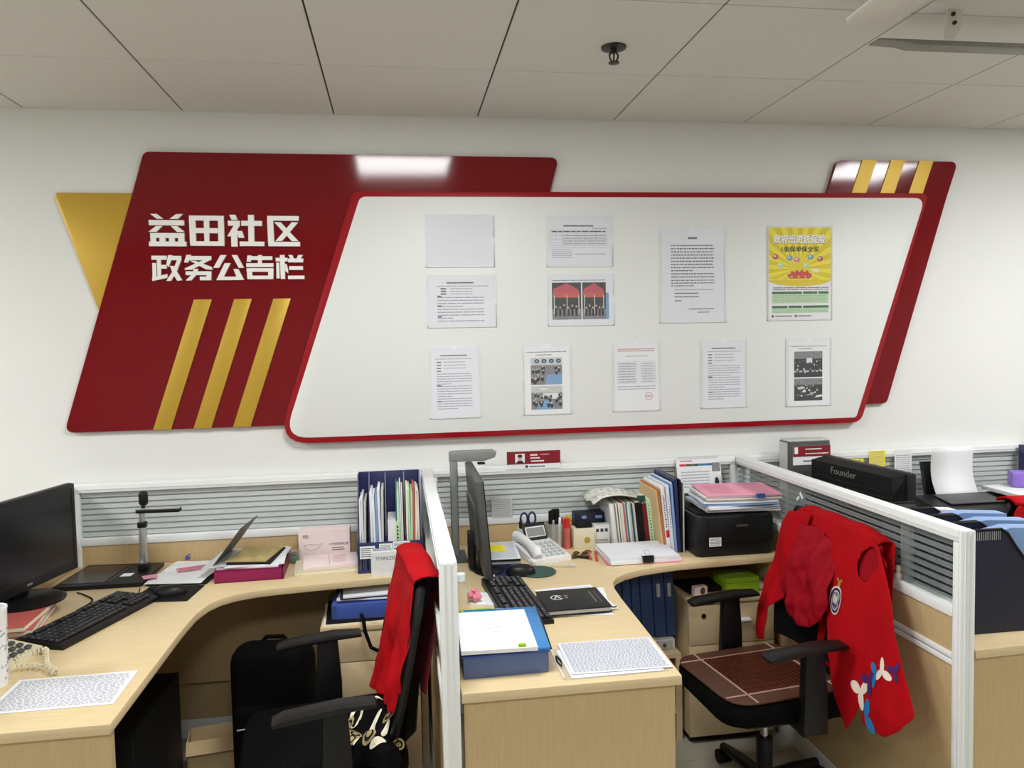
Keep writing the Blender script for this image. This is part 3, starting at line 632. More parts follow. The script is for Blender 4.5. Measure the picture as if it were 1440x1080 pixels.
# document camera on its plate
t = T('document_camera', 'black and silver document camera with horizontal arm on a flat black plate', 'document camera', (.33, -.24, Z), math.radians(-4))
mb = MB().prism([(-.15, -.15), (.16, -.13), (.145, .135), (-.15, .14)], .004, .018, bev=.003); mb.build('base_plate', 'black', t)
MB().prism([(-.135, -.12), (.02, -.115), (.02, .11), (-.135, .11)], .018, .0195).build('glossy_tablet', 'screen', t)
MB().bx(.03, .036, -.11, .10, .018, .0205).build('ridge', 'dgrey', t)
MB().bx(.045, .085, -.045, -.005, .018, .0186).build('white_sticker', 'paper', t)
MB().box((.106, .035, .03), (.036, .036, .03), bev=.004).build('column_foot', 'black', t)
MB().box((.106, .035, .12), (.026, .022, .16), bev=.003).build('lower_column', 'silver', t)
MB().box((.106, .035, .196), (.031, .027, .022), bev=.003).build('clamp', 'black', t)
MB().box((.106, .035, .222), (.019, .016, .04), bev=.002).build('upper_column', 'silver', t)
MB().box((.170, .035, .249), (.165, .034, .014), bev=.004).build('arm', 'black', t)
MB().box((.170, .035, .258), (.163, .034, .005), bev=.0015).build('arm_cap', 'silver', t)
MB().box((.112, .035, .264), (.012, .012, .014), bev=.002).build('neck', 'black', t)
MB().box((.114, .035, .298), (.034, .026, .056), bev=.012, seg=4).build('camera_head', 'black', t)
def cable(label, pts, r=.0025, mat='blackm', name='cable'):
    P = [Vector(p) for p in pts]; out = []
    for i in range(len(P)-1):
        a, b, c_, d = P[max(i-1, 0)], P[i], P[i+1], P[min(i+2, len(P)-1)]
        for k in range(6):
            u = k/6; out.append(.5*((2*b)+(c_-a)*u+(2*a-5*b+4*c_-d)*u*u+(3*b-a-3*c_+d)*u**3))
    out.append(P[-1]); return tag(MB().tube(out, r, 6).build(name, mat), label, 'cable')
cable('thin black cable between the monitor base and the document camera plate', [(.345, -.62, .7535), (.36, -.52, .7535), (.30, -.44, .7535), (.27, -.415, .7535)])
cable('thin black mouse cable running off the rectangular mouse pad', [(.565, -.49, .758), (.53, -.44, .756), (.512, -.43, .7535), (.50, -.47, .7535), (.48, -.405, .7535)], .002)
# loose papers
t = sheet('paper_sheet', .21, .297, 'paper', None, (.61, -.245, Z+.0085), (0, 0, math.radians(-8)), curl=.004); tag(t, 'white loose sheets topped by a pink slip beside the magenta file', 'paper')
t2 = sheet('folder', .215, .25, 'blackm', None, (.615, -.265, Z+.0005), (0, 0, math.radians(-5)), t=.007); tag(t2, 'thin dark folder under the loose white sheets', 'folder')
s = sheet('pink_slip', .12, .06, 'pink', None, (.62, -.21, Z+.0125), (0, 0, math.radians(20)), t=.0006); tag(s, 'pink receipt slip lying on the loose white sheets', 'slip')
mb = MB(); dashes(mb, -.052, .052, -.024, .024, 5, ZP, h=.35, seed=4); mb.build('printed_text', 'redink', s)
s = sheet('pink_slip', .05, .05, 'pink', None, (.492, -.325, Z+.021), (0, 0, math.radians(25)), t=.0006); tag(s, 'small pink slip at the edge of the black camera plate', 'slip')
mb = MB().box((0, 0, .006), (.02, .012, .012), bev=.003); mb.cyl((-.008, 0, .012), (.012, .006, .02), .003, n=8); tag(mb.build('clip', 'blue', None, (.563, -.075, Z+.012), (0, 0, .4)), 'small blue clip at the back of the loose sheets', 'clip')
# magenta file and what lies on it
mf = T('file_box', 'magenta box file lying flat with papers piled on it', 'file box', (.862, -.255, Z), math.radians(2))
mb = MB().bx(-.128, .12, -.14, .14, 0, .004); mb.bx(-.128, .12, -.14, .14, .042, .046); mb.bx(-.128, .12, -.14, -.134, 0, .046, bev=.001); mb.bx(.114, .12, -.14, .14, 0, .046); mb.build('cover', 'magenta', mf)
MB().bx(-.122, .113, -.13, .138, .004, .042).build('contents', 'paper', mf)
zz = Z+.046
for i, (m, nm, w_, h_, dx, dy, a, th, lb) in enumerate([('paperb', 'paper_stack', .225, .27, .0, .01, -3, .006, 'thin stack of bluish papers on the magenta file'), ('paper', 'paper_stack', .215, .25, .01, .0, 4, .005, 'white paper stack beneath the black notebook on the magenta file'), ('blackm', 'notebook', .165, .225, .008, -.005, -6, .006, 'thin black notebook under the kraft envelope'), ('kraft', 'envelope', .155, .20, .0, .0, -10, .014, 'crumpled kraft envelope on top of the magenta file pile')]):
    if i < 3: o = sheet(nm, w_, h_, m, None, (.862+dx, -.255+dy, zz), (0, 0, math.radians(a)), t=th)
    else:
        mb = MB(); n = 8
        g = [[mb.bm.verts.new((-w_/2+w_*p_/n, -h_/2+h_*q/n, (.004 if (p_ in (0, n) or q in (0, n)) else .010+.006*math.sin(p_*1.9+q*1.3)))) for p_ in range(n+1)] for q in range(n+1)]
        for q in range(n):
            for p_ in range(n): mb.bm.faces.new((g[q][p_], g[q][p_+1], g[q+1][p_+1], g[q+1][p_]))
        b0 = [mb.bm.verts.new((x, y, 0)) for x, y in ((-w_/2, -h_/2), (w_/2, -h_/2), (w_/2, h_/2), (-w_/2, h_/2))]
        mb.bm.faces.new(b0[::-1])
        rings = [g[0], [r[n] for r in g], g[n][::-1], [r[0] for r in g][::-1]]
        for k in range(4): mb.bm.faces.new([b0[k], b0[(k+1) % 4]]+rings[k][::-1])
        mb._mk(0); o = mb.build(nm, m, None, (.862+dx, -.255+dy, zz), (0, 0, math.radians(a)))
    tag(o, lb, 'envelope' if nm == 'envelope' else ('notebook' if nm == 'notebook' else 'papers')); zz += th
t = T('clear_folder', 'grey plastic folder standing open with its cover tilted over the papers', 'folder', (.735, -.25, Z+.048), math.radians(-6))
mb = MB().box((.014, 0, .006), (.10, .25, .002), rot=(0, math.radians(-4), 0)); mb.build('lower_cover', 'lgrey', t)
MB().box((.055, .01, .076), (.18, .22, .0025), rot=(0, math.radians(-52), 0)).build('raised_cover', 'dgrey', t)
# mask boxes
t = T('carton', 'white face mask carton standing upright against the partition', 'box', (1.117, -.115, Z), 0)
MB().box((0, 0, .062), (.205, .075, .124), bev=.001, seg=1).build('box', 'pinkl', t)
mb = MB()
pts = [(-.08, .062), (-.055, .066), (-.03, .062), (-.006, .068), (-.03, .045), (-.055, .040), (-.07, .045)]
mb.tube([(x, -.0378, z) for x, z in pts+[pts[0]]], .0009, 4); mb.build('mask_drawing', 'inkl', t)
text('一次性使用医用口罩', .013, 'printed_text', 'ink', t, (.055, -.0379, .062), FACE, depth=.0001, width=.08)
mb = MB(); dashes(mb, -.085, -.06, .09, .105, 2, .0379, h=.5, seed=3); dashes(mb, .03, .08, .035, .052, 2, .0379, h=.4, seed=3); dashes(mb, -.05, -.025, .012, .018, 1, .0379, h=.6, seed=5); mb.build('printed_text', 'ink', t, rot=FACE)
t = T('booklet', 'cream booklet under the pink flattened carton', 'book', (1.135, -.27, Z), math.radians(4)); MB().bx(-.12, .12, -.085, .085, 0, .012, bev=.001, seg=1).build('pages', 'cream', t); MB().bx(-.121, .121, -.086, .086, .012, .0135).build('cover', 'ivory', t)
t = T('carton', 'pale pink flattened carton lying on the cream booklet', 'box', (1.15, -.265, Z+.0135), math.radians(6), rot=(0, 0, math.radians(6)))
MB().box((0, 0, .009), (.21, .165, .018), bev=.002, rot=(math.radians(0), 0, 0)).build('box', 'pinkl', t)
mb = MB(); rect(mb, -.006, -.004, -.08, .08, .0182); dashes(mb, .01, .06, -.05, .06, 6, .0182, h=.3, seed=8); dashes(mb, -.095, -.08, -.06, -.05, 1, .0182, seed=3); mb.build('printed_text', 'rose', t)
t = T('snack_bag', 'small clear bag with green contents beside the mask carton', 'bag', (1.0, -.175, Z))
MB().box((0, 0, .028), (.05, .045, .056), bev=.014, seg=3).build('bag', 'bag', t); MB().box((.0, 0, .017), (.034, .03, .026), bev=.006).build('green_contents', 'bar_green', t); MB().box((-.004, .002, .037), (.026, .022, .014), bev=.005).build('brown_contents', 'brown', t)
# navy magazine rack
RX, RY = 1.386, -.262
t = T('magazine_rack', 'navy plastic magazine rack with four slots against the partition', 'magazine rack', (RX, RY, Z))
MB().bx(-.124, .124, .105, .111, 0, .355, bev=.001).build('back_panel', 'navy', t)
for x in (-.124, -.082, -.018, .056, .118):
    MB().prism([(-.12, 0), (.105, 0), (.105, .355), (.06, .355), (-.06, .125), (-.12, .115)] if x in (-.082, -.018, .056) else [(-.12, 0), (.105, 0), (.105, .355), (.02, .355), (-.10, .125), (-.12, .115)], x, x+.005, 'x').build('divider' if -.1 < x < .1 else 'side_panel', 'navy', t)
mb = MB().bx(-.124, .123, -.124, -.118, .07, .118, bev=.001); mb.bx(-.124, .123, -.124, -.118, 0, .012)
for k in range(26): mb.bx(-.122+k*.0097, -.1175+k*.0097, -.124, -.119, .012, .07)
mb.build('front_lip', 'navy', t); MB().bx(-.12, .12, -.12, .105, 0, .004).build('floor_panel', 'navy', t)
for x0, x1, z0, z1 in ((-.115, -.058, .057, .105), (-.042, .008, .075, .112), (.010, .075, .085, .118)):
    o = MB().bx(x0, x1, -.1255, -.1245, z0, z1).build('paper_label', 'paper', t); mb = MB(); dashes(mb, x0+.004, x1-.004, z0+.005, z1-.005, 5, .1258, h=.4, seed=int(x0*999)); mb.build('printed_text', 'ink', o, rot=FACE)
docs = [(-.117, .026, .285, ['paper', 'paperb', 'lgrey'], 'white papers in the narrow end slot of the navy rack'), (-.075, .052, .315, ['paperb', 'paper', 'lblue', 'paper', 'lgrey'], 'bundle of white and grey papers in the navy rack'),
 (.024, .028, .325, ['teal', 'cream', 'mint', 'paperb', 'cream'], 'bundle of papers with a teal cover in the navy rack'), (.063, .052, .32, ['cream', 'mint', 'mint', 'salmon', 'cream', 'pinkl'], 'bundle with green and salmon covers at the end of the navy rack')]
for x, wd, h_, ms, lb in docs:
    d = T('document_bundle', lb, 'papers', (RX+x, RY, Z+.004), group='paper bundles in the navy rack'); n = len(ms)
    for i, m in enumerate(ms):
        hh = h_-.03*rnd.random(); MB().box((wd*(i+.5)/n, .0, hh/2), (wd/n*.86, .18, hh), rot=(0, rnd.uniform(-.02, .02), 0)).build('document', m, d)
d = T('book', 'short white and lime booklet in the middle slot of the navy rack', 'book', (RX-.008, RY-.02, Z+.004)); MB().bx(0, .03, -.08, .08, 0, .19).build('pages', 'wplastic', d); mb = MB().bx(.03, .045, -.08, .08, 0, .185); mb.build('cover', 'mint', d)
mb = MB()
for k in range(11): rect(mb, .034, .041, .02+.014*k, .028+.014*k, .0804)
mb.build('printed_text', 'ink', d, rot=FACE)
t = T('carton', 'white carton lettered in capitals in front of the navy rack', 'box', (1.405, -.405, Z), math.radians(2))
MB().box((0, 0, .047), (.185, .06, .094), bev=.001, seg=1).build('box', 'wplastic', t); text('STAINLESS STEEL', .019, 'printed_text', 'ink', t, (-.016, -.0302, .068), FACE, depth=.0001, width=.118)
mb = MB(); dashes(mb, -.085, -.01, -.02, .02, 3, .0944, seed=4); rect(mb, .015, .06, -.012, .004, .0944); ell(mb, 0, 0, .008, .008, .0944); mb.build('printed_text', 'ink', t)
# front-left: telephone, cup, cord, printed list
t = T('telephone', 'ivory desk telephone at the front of the maple desk', 'telephone', (.265, -1.045, Z), math.radians(-15))
MB().prism([(-.10, 0), (.105, 0), (.105, .02), (-.10, .055)], -.10, .10, 'y', bev=.004).build('body', 'ivory', t)
mb = MB()
for r in range(4):
    for k in range(3): mb.box((.085-.026*k, -.02+.028*r, .030+.0044*k), (.017, .018, .008), rot=(0, .17, 0), bev=.003, seg=1)
mb.build('keys', 'dgrey', t)['kind'] = 'stuff'
MB().tube([(-.06, -.10, .075), (-.06, -.03, .09), (-.06, .05, .09), (-.06, .10, .075)], [.022, .016, .016, .022], 10).build('handset', 'ivory', t)
def coil(parent, path, R, r, turns, mat):
    P = [Vector(p) for p in path]; out = []; n = turns*10
    def at(u):
        s_ = u*(len(P)-1); i = min(int(s_), len(P)-2); f = s_-i; a, b, c_, d = P[max(i-1, 0)], P[i], P[i+1], P[min(i+2, len(P)-1)]
        return .5*((2*b)+(c_-a)*f+(2*a-5*b+4*c_-d)*f*f+(3*b-a-3*c_+d)*f**3)
    for k in range(n+1):
        u = k/n; p = at(u); d = (at(min(1, u+.01))-at(max(0, u-.01))).normalized(); sd = d.cross(Vector((0, 0, 1))).normalized(); up = sd.cross(d); a = 2*PI*turns*u
        out.append(p+sd*R*math.cos(a)+up*R*math.sin(a))
    o = MB().tube(out, r, 5).build('cord', mat, parent); o.matrix_parent_inverse = (Matrix.Translation(parent.location) @ parent.rotation_euler.to_matrix().to_4x4()).inverted(); return o
coil(t, [(.375, -1.11, .762), (.43, -1.11, .762), (.50, -1.165, .762), (.46, -1.12, .770), (.42, -1.03, .762), (.40, -.99, .762), (.372, -1.03, .765), (.36, -1.085, .768)], .007, .0022, 30, 'ivory')
t = T('cup', 'tall white printed paper cup beside the ivory telephone', 'cup', (.362, -1.195, Z)); MB().lathe([(.0, 0), (.032, 0), (.038, .20), (.0395, .203), (.039, .208), (.034, .207), (.034, .20), (.03, .01), (0, .01)], n=28).build('body', 'wplastic', t)
mb = MB()
for k in range(60):
    a = rnd.uniform(-2.2, .6); z = rnd.uniform(.015, .15); r = .0325+.03*z+.0004; s_ = rnd.uniform(.004, .012)
    mb.quad([(r*math.cos(a), r*math.sin(a), z), (r*math.cos(a+s_/r), r*math.sin(a+s_/r), z+.001), (r*math.cos(a+s_/r), r*math.sin(a+s_/r), z+.006), (r*math.cos(a), r*math.sin(a), z+.004)])
mb.build('printed_pattern', 'inkl', t)
t = sheet('printed_list', .297, .20, 'paper', None, (.565, -1.272, Z+.0006), (0, 0, math.radians(1)), t=.0008); tag(t, 'white sheet of dense printed rows on the corner of the maple desk', 'paper')
mb = MB(); dashes(mb, -.138, .138, -.088, .09, 22, .0010, h=.4, seed=77, words=(.008, .03))
for k in range(23): rect(mb, -.14, .14, -.088+.00809*k-.0003, -.088+.00809*k+.0003, .0010, 0)
mb.build('printed_text', 'inkl', t)
# ================================================================ UNDER THE LEFT DESK
t = T('computer_tower', 'black computer tower standing under the maple desk wing', 'computer', (.53, -.72, 0), 0)
MB().bx(-.10, .10, -.23, .22, .02, .47, bev=.006).build('case', 'blackm', t); MB().bx(-.09, .09, -.236, -.228, .03, .46, bev=.004).build('front_panel', 'black', t)
for x in (-.08, .08):
    for y in (-.18, .17): MB().cyl((x, y, 0), (x, y, .022), .014).build('foot', 'blackm', t)
t = T('backpack', 'black backpack leaning under the desk behind the office chair', 'bag', (.965, -.55, 0), math.radians(-6))
MB().box((0, 0, .285), (.29, .15, .57), bev=.06, seg=4).build('body', 'fabric', t); MB().box((0, -.085, .23), (.23, .06, .30), bev=.025, seg=3).build('pocket', 'fabric', t)
MB().tube([(-.10, -.117, .31), (0, -.119, .325), (.10, -.117, .315)], .0025, 6).build('zip', 'lgrey', t); MB().tube([(-.05, .03, .555), (-.03, .03, .58), (.03, .03, .58), (.05, .03, .555)], .008, 8).build('handle', 'fabric', t)
t = T('carton', 'small open beige carton on the floor beside the computer tower', 'box', (.70, -.36, 0), math.radians(8))
mb = MB().bx(-.085, .085, -.06, -.056, 0, .17); mb.bx(-.085, .085, .056, .06, 0, .17); mb.bx(-.085, -.081, -.06, .06, 0, .17); mb.bx(.081, .085, -.06, .06, 0, .17); mb.bx(-.085, .085, -.06, .06, 0, .004); mb.build('box', 'card', t)
MB().box((0, -.078, .155), (.17, .05, .003), rot=(math.radians(50), 0, 0)).build('flap', 'card', t)
t = T('bottle', 'blue capped bottle on the floor beside the beige carton', 'bottle', (.83, -.40, 0)); MB().lathe([(0, 0), (.03, 0), (.032, .01), (.032, .12), (.015, .145), (.015, .15), (0, .15)], n=18).build('body', 'lgrey', t); MB().lathe([(0, .148), (.019, .148), (.019, .175), (0, .175)], n=18).build('cap', 'blue', t)
t = T('tape_roll', 'white tape roll lying on the floor before the backpack', 'tape', (.80, -.50, 0)); MB().tube([(.035*math.cos(a), .035*math.sin(a), .014) for a in [2*PI*k/20 for k in range(21)]], .011, 8).build('roll', 'wplastic', t)
cable('grey cable trailing over the floor under the desk', [(.66, -.62, .006), (.70, -.50, .006), (.80, -.32, .006), (.95, -.30, .006), (1.05, -.36, .006)], .005, 'grey')
# on the left pedestal
PZ = .598
t = T('magazine', 'magazine with curling dark pages under the blue file box', 'magazine', (1.29, -.36, PZ), math.radians(3)); MB().bx(-.16, .15, -.14, .11, 0, .004).build('back_cover', 'cream', t); MB().bx(-.15, .15, -.135, .105, .004, .016, bev=.003).build('pages', 'blackm', t)
t = T('file_box', 'blue plastic file box lying flat on the drawer pedestal', 'file box', (1.30, -.375, PZ+.016), math.radians(-1)); mb = MB().bx(-.13, .13, -.12, .12, 0, .058, bev=.003); mb.build('body', 'blue', t); MB().bx(-.13, -.112, -.1205, -.119, .004, .054).build('label_strip', 'dblue', t)
for i, (m, th, a, lb) in enumerate([('navy', .007, 2, 'navy folder resting on the flat blue file box'), ('paper', .006, -3, 'white paper stack under the desk on the navy folder'), ('navy', .006, 1, 'navy folder at the top of the pile under the desk'), ('paperb', .005, 4, 'bluish papers crowning the pile under the desk')]):
    tag(sheet('folder' if 'folder' in lb else 'paper_stack', .24, .21, m, None, (1.305+.006*i, -.375, PZ+.074+[0, .007, .013, .019][i]), (0, 0, math.radians(a)), t=th), lb, 'folder' if m == 'navy' else 'papers')
tag(MB().tube([(1.275, -.50, .63), (1.285, -.545, .628), (1.29, -.56, .59), (1.31, -.565, .53), (1.36, -.57, .505), (1.42, -.565, .51), (1.43, -.56, .53)], .007, 8).build('bag_strap', 'fabric'), 'black strap hanging over the front of the drawer pedestal', 'strap')
# ================================================================ OFFICE CHAIRS
def office_chair(label, loc, rz, top=.98):
    t = T('office_chair', label, 'chair', (loc[0], loc[1], 0), rz)
    # front is local -x
    out = rpoly([(-.25, -.215), (.22, -.225), (.22, .225), (-.25, .215)], [.10, .07, .07, .10], 5)
    MB().prism(out, .385, .468, bev=.028).build('seat', 'fabric', t)
    MB().prism(rpoly([(-.20, -.17), (.19, -.18), (.19, .18), (-.20, .17)], .08, 4), .368, .388).build('seat_shell', 'black', t)
    mb = MB(); ny, nz = 10, 10
    def bp(u, v, o): # u across -1..1, v up 0..1
        z = .52+(top-.52)*v; x = .19+.085*v+.03*(u*u)*(-1)+.025*math.sin(PI*v)*.0+o; yw = .235-.03*abs(2*v-1)**3
        return (x, u*yw, z)
    g = [[[mb.bm.verts.new(bp(-1+2*i/ny, j/nz, o)) for i in range(ny+1)] for j in range(nz+1)] for o in (-.0, .03)]
    for s_ in (0, 1):
        for j in range(nz):
            for i in range(ny):
                q = (g[s_][j][i], g[s_][j][i+1], g[s_][j+1][i+1], g[s_][j+1][i]); mb.bm.faces.new(q if s_ else q[::-1])
    for j in range(nz):
        for i in (0, ny): mb.bm.faces.new((g[0][j][i], g[0][j+1][i], g[1][j+1][i], g[1][j][i]))
    for i in range(ny):
        for j in (0, nz): mb.bm.faces.new((g[0][j][i], g[0][j][i+1], g[1][j][i+1], g[1][j][i]))
    bmesh.ops.recalc_face_normals(mb.bm, faces=mb.bm.faces[:]); mb._mk(0)
    mb.build('backrest', 'fabric', t)
    MB().tube([bp(-1, v/8, .015) for v in range(9)]+[bp(u/4-1, 1, .015) for u in range(1, 8)]+[bp(1, 1-v/8, .015) for v in range(9)], .014, 8).build('back_frame', 'black', t)
    MB().tube([(.08, 0, .39), (.20, 0, .39), (.245, 0, .43), (.255, 0, .55), (.275, 0, .68)], .022, 8).build('back_support', 'black', t)
    for s_ in (-1, 1):
        y = .265*s_
        a = MB().prism([(-.15, .640), (-.12, .652), (.03, .665), (.12, .66), (.125, .648), (.03, .645), (-.12, .632), (-.148, .630)], y-.032, y+.032, 'y', bev=.006).build('armrest', 'black', t)
        MB().prism([(-.02, .645), (.045, .645), (.055, .50), (.055, .38), (-.03, .38), (-.025, .50)], y-.018, y+.018, 'y', bev=.004).build('arm_post', 'black', a)
        MB().bx(-.02, .045, min(y, .12*s_), max(y, .12*s_), .375, .395).build('arm_bracket', 'black', a)
    MB().bx(-.09, .10, -.06, .06, .345, .39, bev=.01).build('tilt_mechanism', 'black', t)
    c = MB().cyl((0, 0, .06), (0, 0, .24), .028).build('gas_column', 'black', t); MB().cyl((0, 0, .24), (0, 0, .35), .014).build('piston', 'chrome', c)
    MB().lathe([(0, .055), (.05, .055), (.045, .10), (.03, .115), (0, .115)], n=20).build('hub', 'black', t)
    for k in range(5):
        a = 2*PI*k/5+.35; d = (math.cos(a), math.sin(a))
        lg = MB().tube([(d[0]*.03, d[1]*.03, .085), (d[0]*.16, d[1]*.16, .078), (d[0]*.28, d[1]*.28, .062)], [.026, .022, .016], 8).build('base_leg', 'black', t)
        mb = MB()
        for q in (-.014, .014): mb.cyl((d[0]*.28-d[1]*(q-.009), d[1]*.28+d[0]*(q-.009), .026), (d[0]*.28-d[1]*(q+.009), d[1]*.28+d[0]*(q+.009), .026), .026, n=14)
        mb.cyl((d[0]*.28, d[1]*.28, .03), (d[0]*.28, d[1]*.28, .062), .008, n=8); mb.build('caster', 'blackm', lg)
    return t
C2 = (2.655, -.895); A2 = math.radians(4)
office_chair('black office chair carrying a brown bead seat mat', C2, A2)
C1 = (1.196, -1.02); A1 = math.radians(7)
office_chair('black office chair with a red jacket over its back', C1, A1, .925)
C3 = (3.865, -.56); A3 = -PI/2
office_chair('black office chair behind the navy mesh magazine files', C3, A3)
# bead seat mat
t = T('seat_mat', 'brown bamboo bead seat mat with pale braided lines', 'seat mat', (C2[0], C2[1], .468), A2+math.radians(4))
MB().prism(rpoly([(-.245, -.205), (.185, -.205), (.185, .205), (-.245, .205)], [.09, .05, .05, .09], 5), 0, .006, bev=.002).build('base_cloth', 'mat', t)
bead = MB().box((0, 0, 0), (.016, .0285, .005), bev=.0015, seg=1).build('bead_tile', 'matc', t)
first = True
for i in range(16):
    for j in range(9):
        o = bead if first else bead.copy()
        if not first: COL.objects.link(o); o.parent = t
        first = False; o.location = (-.145+.0177*i, -.127+.0318*j, .0078)
for pts in ([(-.235, -.145), (.18, -.145)], [(-.235, .145), (.18, .145)], [(-.16, -.2), (-.16, .2)], [(.145, -.2), (.145, .2)]):
    MB().bx(min(p[0] for p in pts)-.0035, max(p[0] for p in pts)+.0035, min(p[1] for p in pts)-.0035, max(p[1] for p in pts)+.0035, .006, .0095, bev=.001, seg=1).build('braid', 'braid', t)
# ---------------------------------------------------------------- red vest over the bead-mat chair
def vx(z): return .18*max(0, z-.52)
def crease(y, z, a, sy, sz): return a*(noise.noise(Vector((y*sy, z*sz, .3)))+.5*noise.noise(Vector((y*sy*2.3+4, z*sz*2, 1.7))))
def fx_near(y, z): return 2.795+vx(z)-(.008*math.sin(y*24+z*4)+crease(y, z, .012, 10, 4))*min(1, max(0, (1.0-z)*4))
def fx_far(y, z): return 2.78+vx(z)-(.008*math.sin(y*30-z*9)+crease(y, z, .02, 14, 6))*min(1, max(0, (1.0-z)*4))
def fx_lin(y, z):
    cy, cz = -.87, .76; r2 = ((y-cy)/.16)**2+((z-cz)/.22)**2
    return 2.79+vx(z)-.045*max(0, 1-r2)-crease(y, z, .030, 24, 7)-crease(y, z, .012, 50, 30)
vest = T('vest', 'red sleeveless vest with badge hung over the bead-mat chair', 'vest', (2.8, -1.0, 0)); VO = (2.8, -1.0, 0)
near = [(-.729, .990), (-.881, .996), (-1.05, .998), (-1.165, .992), (-1.21, .972), (-1.251, .910), (-1.309, .83), (-1.358, .744), (-1.422, .648), (-1.467, .569), (-1.41, .501), (-1.355, .456), (-1.311, .455), (-1.254, .449), (-1.239, .514), (-1.214, .458), (-1.156, .377), (-1.116, .446), (-1.069, .565), (-.992, .677), (-.989, .772), (-.981, .853), (-.922, .873), (-.847, .891), (-.779, .907)]
far = [(-.68, .975), (-.763, .992), (-.83, .994), (-.812, .916), (-.779, .836), (-.784, .76), (-.745, .676), (-.668, .614), (-.656, .534), (-.673, .486), (-.591, .46), (-.569, .531), (-.589, .675), (-.608, .818), (-.634, .919)]
lini = [(-.764, .95), (-.878, .96), (-.96, .935), (-1.007, .85), (-1.021, .736), (-1.0, .677), (-.936, .625), (-.852, .617), (-.788, .658), (-.73, .705), (-.767, .781), (-.772, .86)]
armh = [(-1.17, .966), (-1.193, .962), (-1.222, .922), (-1.177, .855), (-1.135, .861), (-1.118, .897), (-1.132, .937)]
def vc(*a, **k):
    o = cloth(*a, **k); o.location = (-VO[0], -VO[1], 0); return o
vc('front_panel', near, fx_near, 'redcloth', vest, holes=[armh])
vc('front_panel', far, fx_far, 'redcloth', vest)
vc('lining', lini, fx_lin, 'redlin', vest)
vc('armhole_lining', [(-1.17, .98), (-1.205, .972), (-1.238, .92), (-1.18, .835), (-1.115, .848), (-1.098, .90), (-1.115, .95)], lambda y, z: fx_near(y, z)+.012-.006*math.sin(y*110+z*30), 'redlin', vest)
vc('back_panel', [(-.70, .985), (-1.20, .985), (-1.25, .7), (-1.26, .5), (-.70, .5), (-.68, .7)], lambda y, z: 2.85+vx(z)+.003*math.sin(y*30), 'redcloth', vest, step=.02)
mb = MB(); n = 26
for k in range(n):   # cloth folded over the top of the backrest
    ya, yb_ = -.69-.50*k/n, -.69-.50*(k+1)/n
    prev = None
    for q in range(9):
        a = PI*q/8
        def P(y):
            e = ((y+.94)/.25)**6; return (2.911-.027*math.cos(a), y, .985-.012*e+(.022-.014*e)*math.sin(a)+.003*math.sin(y*40))
        cur = (P(ya), P(yb_))
        if prev: mb.quad([prev[0], prev[1], cur[1], cur[0]])
        prev = cur
bmesh.ops.remove_doubles(mb.bm, verts=mb.bm.verts[:], dist=.0005); mb.build('shoulder_fold', 'redcloth', vest, (-VO[0], -VO[1], 0), solid=.004)
def decal(mb, cy, cz, ry, rz_, a, fx, off, mi=0, n=16, hole=0):
    pts = []
    for k in range(n):
        t_ = 2*PI*k/n; u = ry*math.cos(t_); v = rz_*math.sin(t_); y = cy+u*math.cos(a)-v*math.sin(a); z = cz+u*math.sin(a)+v*math.cos(a); pts.append((fx(y, z)-off, y, z))
    c_ = mb.bm.verts.new((fx(cy, cz)-off, cy, cz)); vs_ = [mb.bm.verts.new(p) for p in pts]
    for k in range(n): mb.bm.faces.new((c_, vs_[k], vs_[(k+1) % n]))
    mb._mk(mi)
VL = dict(loc=(-VO[0], -VO[1], 0)); by, bz = -1.044, .757
mb = MB(); decal(mb, by, bz, .043, .045, 0, fx_near, .0045, 0, 24); decal(mb, by, bz, .038, .040, 0, fx_near, .0052, 1, 24); decal(mb, by, bz, .029, .031, 0, fx_near, .0059, 0, 24); decal(mb, by, bz, .026, .028, 0, fx_near, .0066, 2, 24)
for k in range(3): decal(mb, by+.010*(k-1), bz+.004, .004, .014, 0, fx_near, .0074, 0, 10)
decal(mb, by, bz-.015, .018, .004, 0, fx_near, .0074, 1, 10); mb.build('badge', ['petalw', 'petaln', 'photog'], vest, **VL)
mb = MB(); decal(mb, by, bz+.053, .009, .011, 0, fx_near, .0045); decal(mb, by-.01, bz+.066, .005, .006, .6, fx_near, .0045); decal(mb, by+.01, bz+.066, .005, .006, -.6, fx_near, .0045); mb.build('gold_crest', 'gold', vest, **VL)
for (y, z, s_, mt, rot, nl) in ((-1.232, .538, .046, 'petalw', 2.2, 3), (-1.275, .485, .046, 'petal', 1.7, 2), (-1.262, .583, .036, 'petaln', 2.0, 3), (-1.293, .618, .034, 'petal', .5, 3), (-1.327, .640, .034, 'petalw', 1.2, 3), (-1.372, .660, .026, 'petaln', 0, 3)):
    mb = MB()
    for k in range(nl):
        a = rot+2*PI*k/3; decal(mb, y+math.cos(a)*s_*.62, z+math.sin(a)*s_*.55, s_*.62, s_*.34, a, fx_near, .004+.0003*k, 0, 12)
    mb.build('petal_print', mt, vest, **VL)
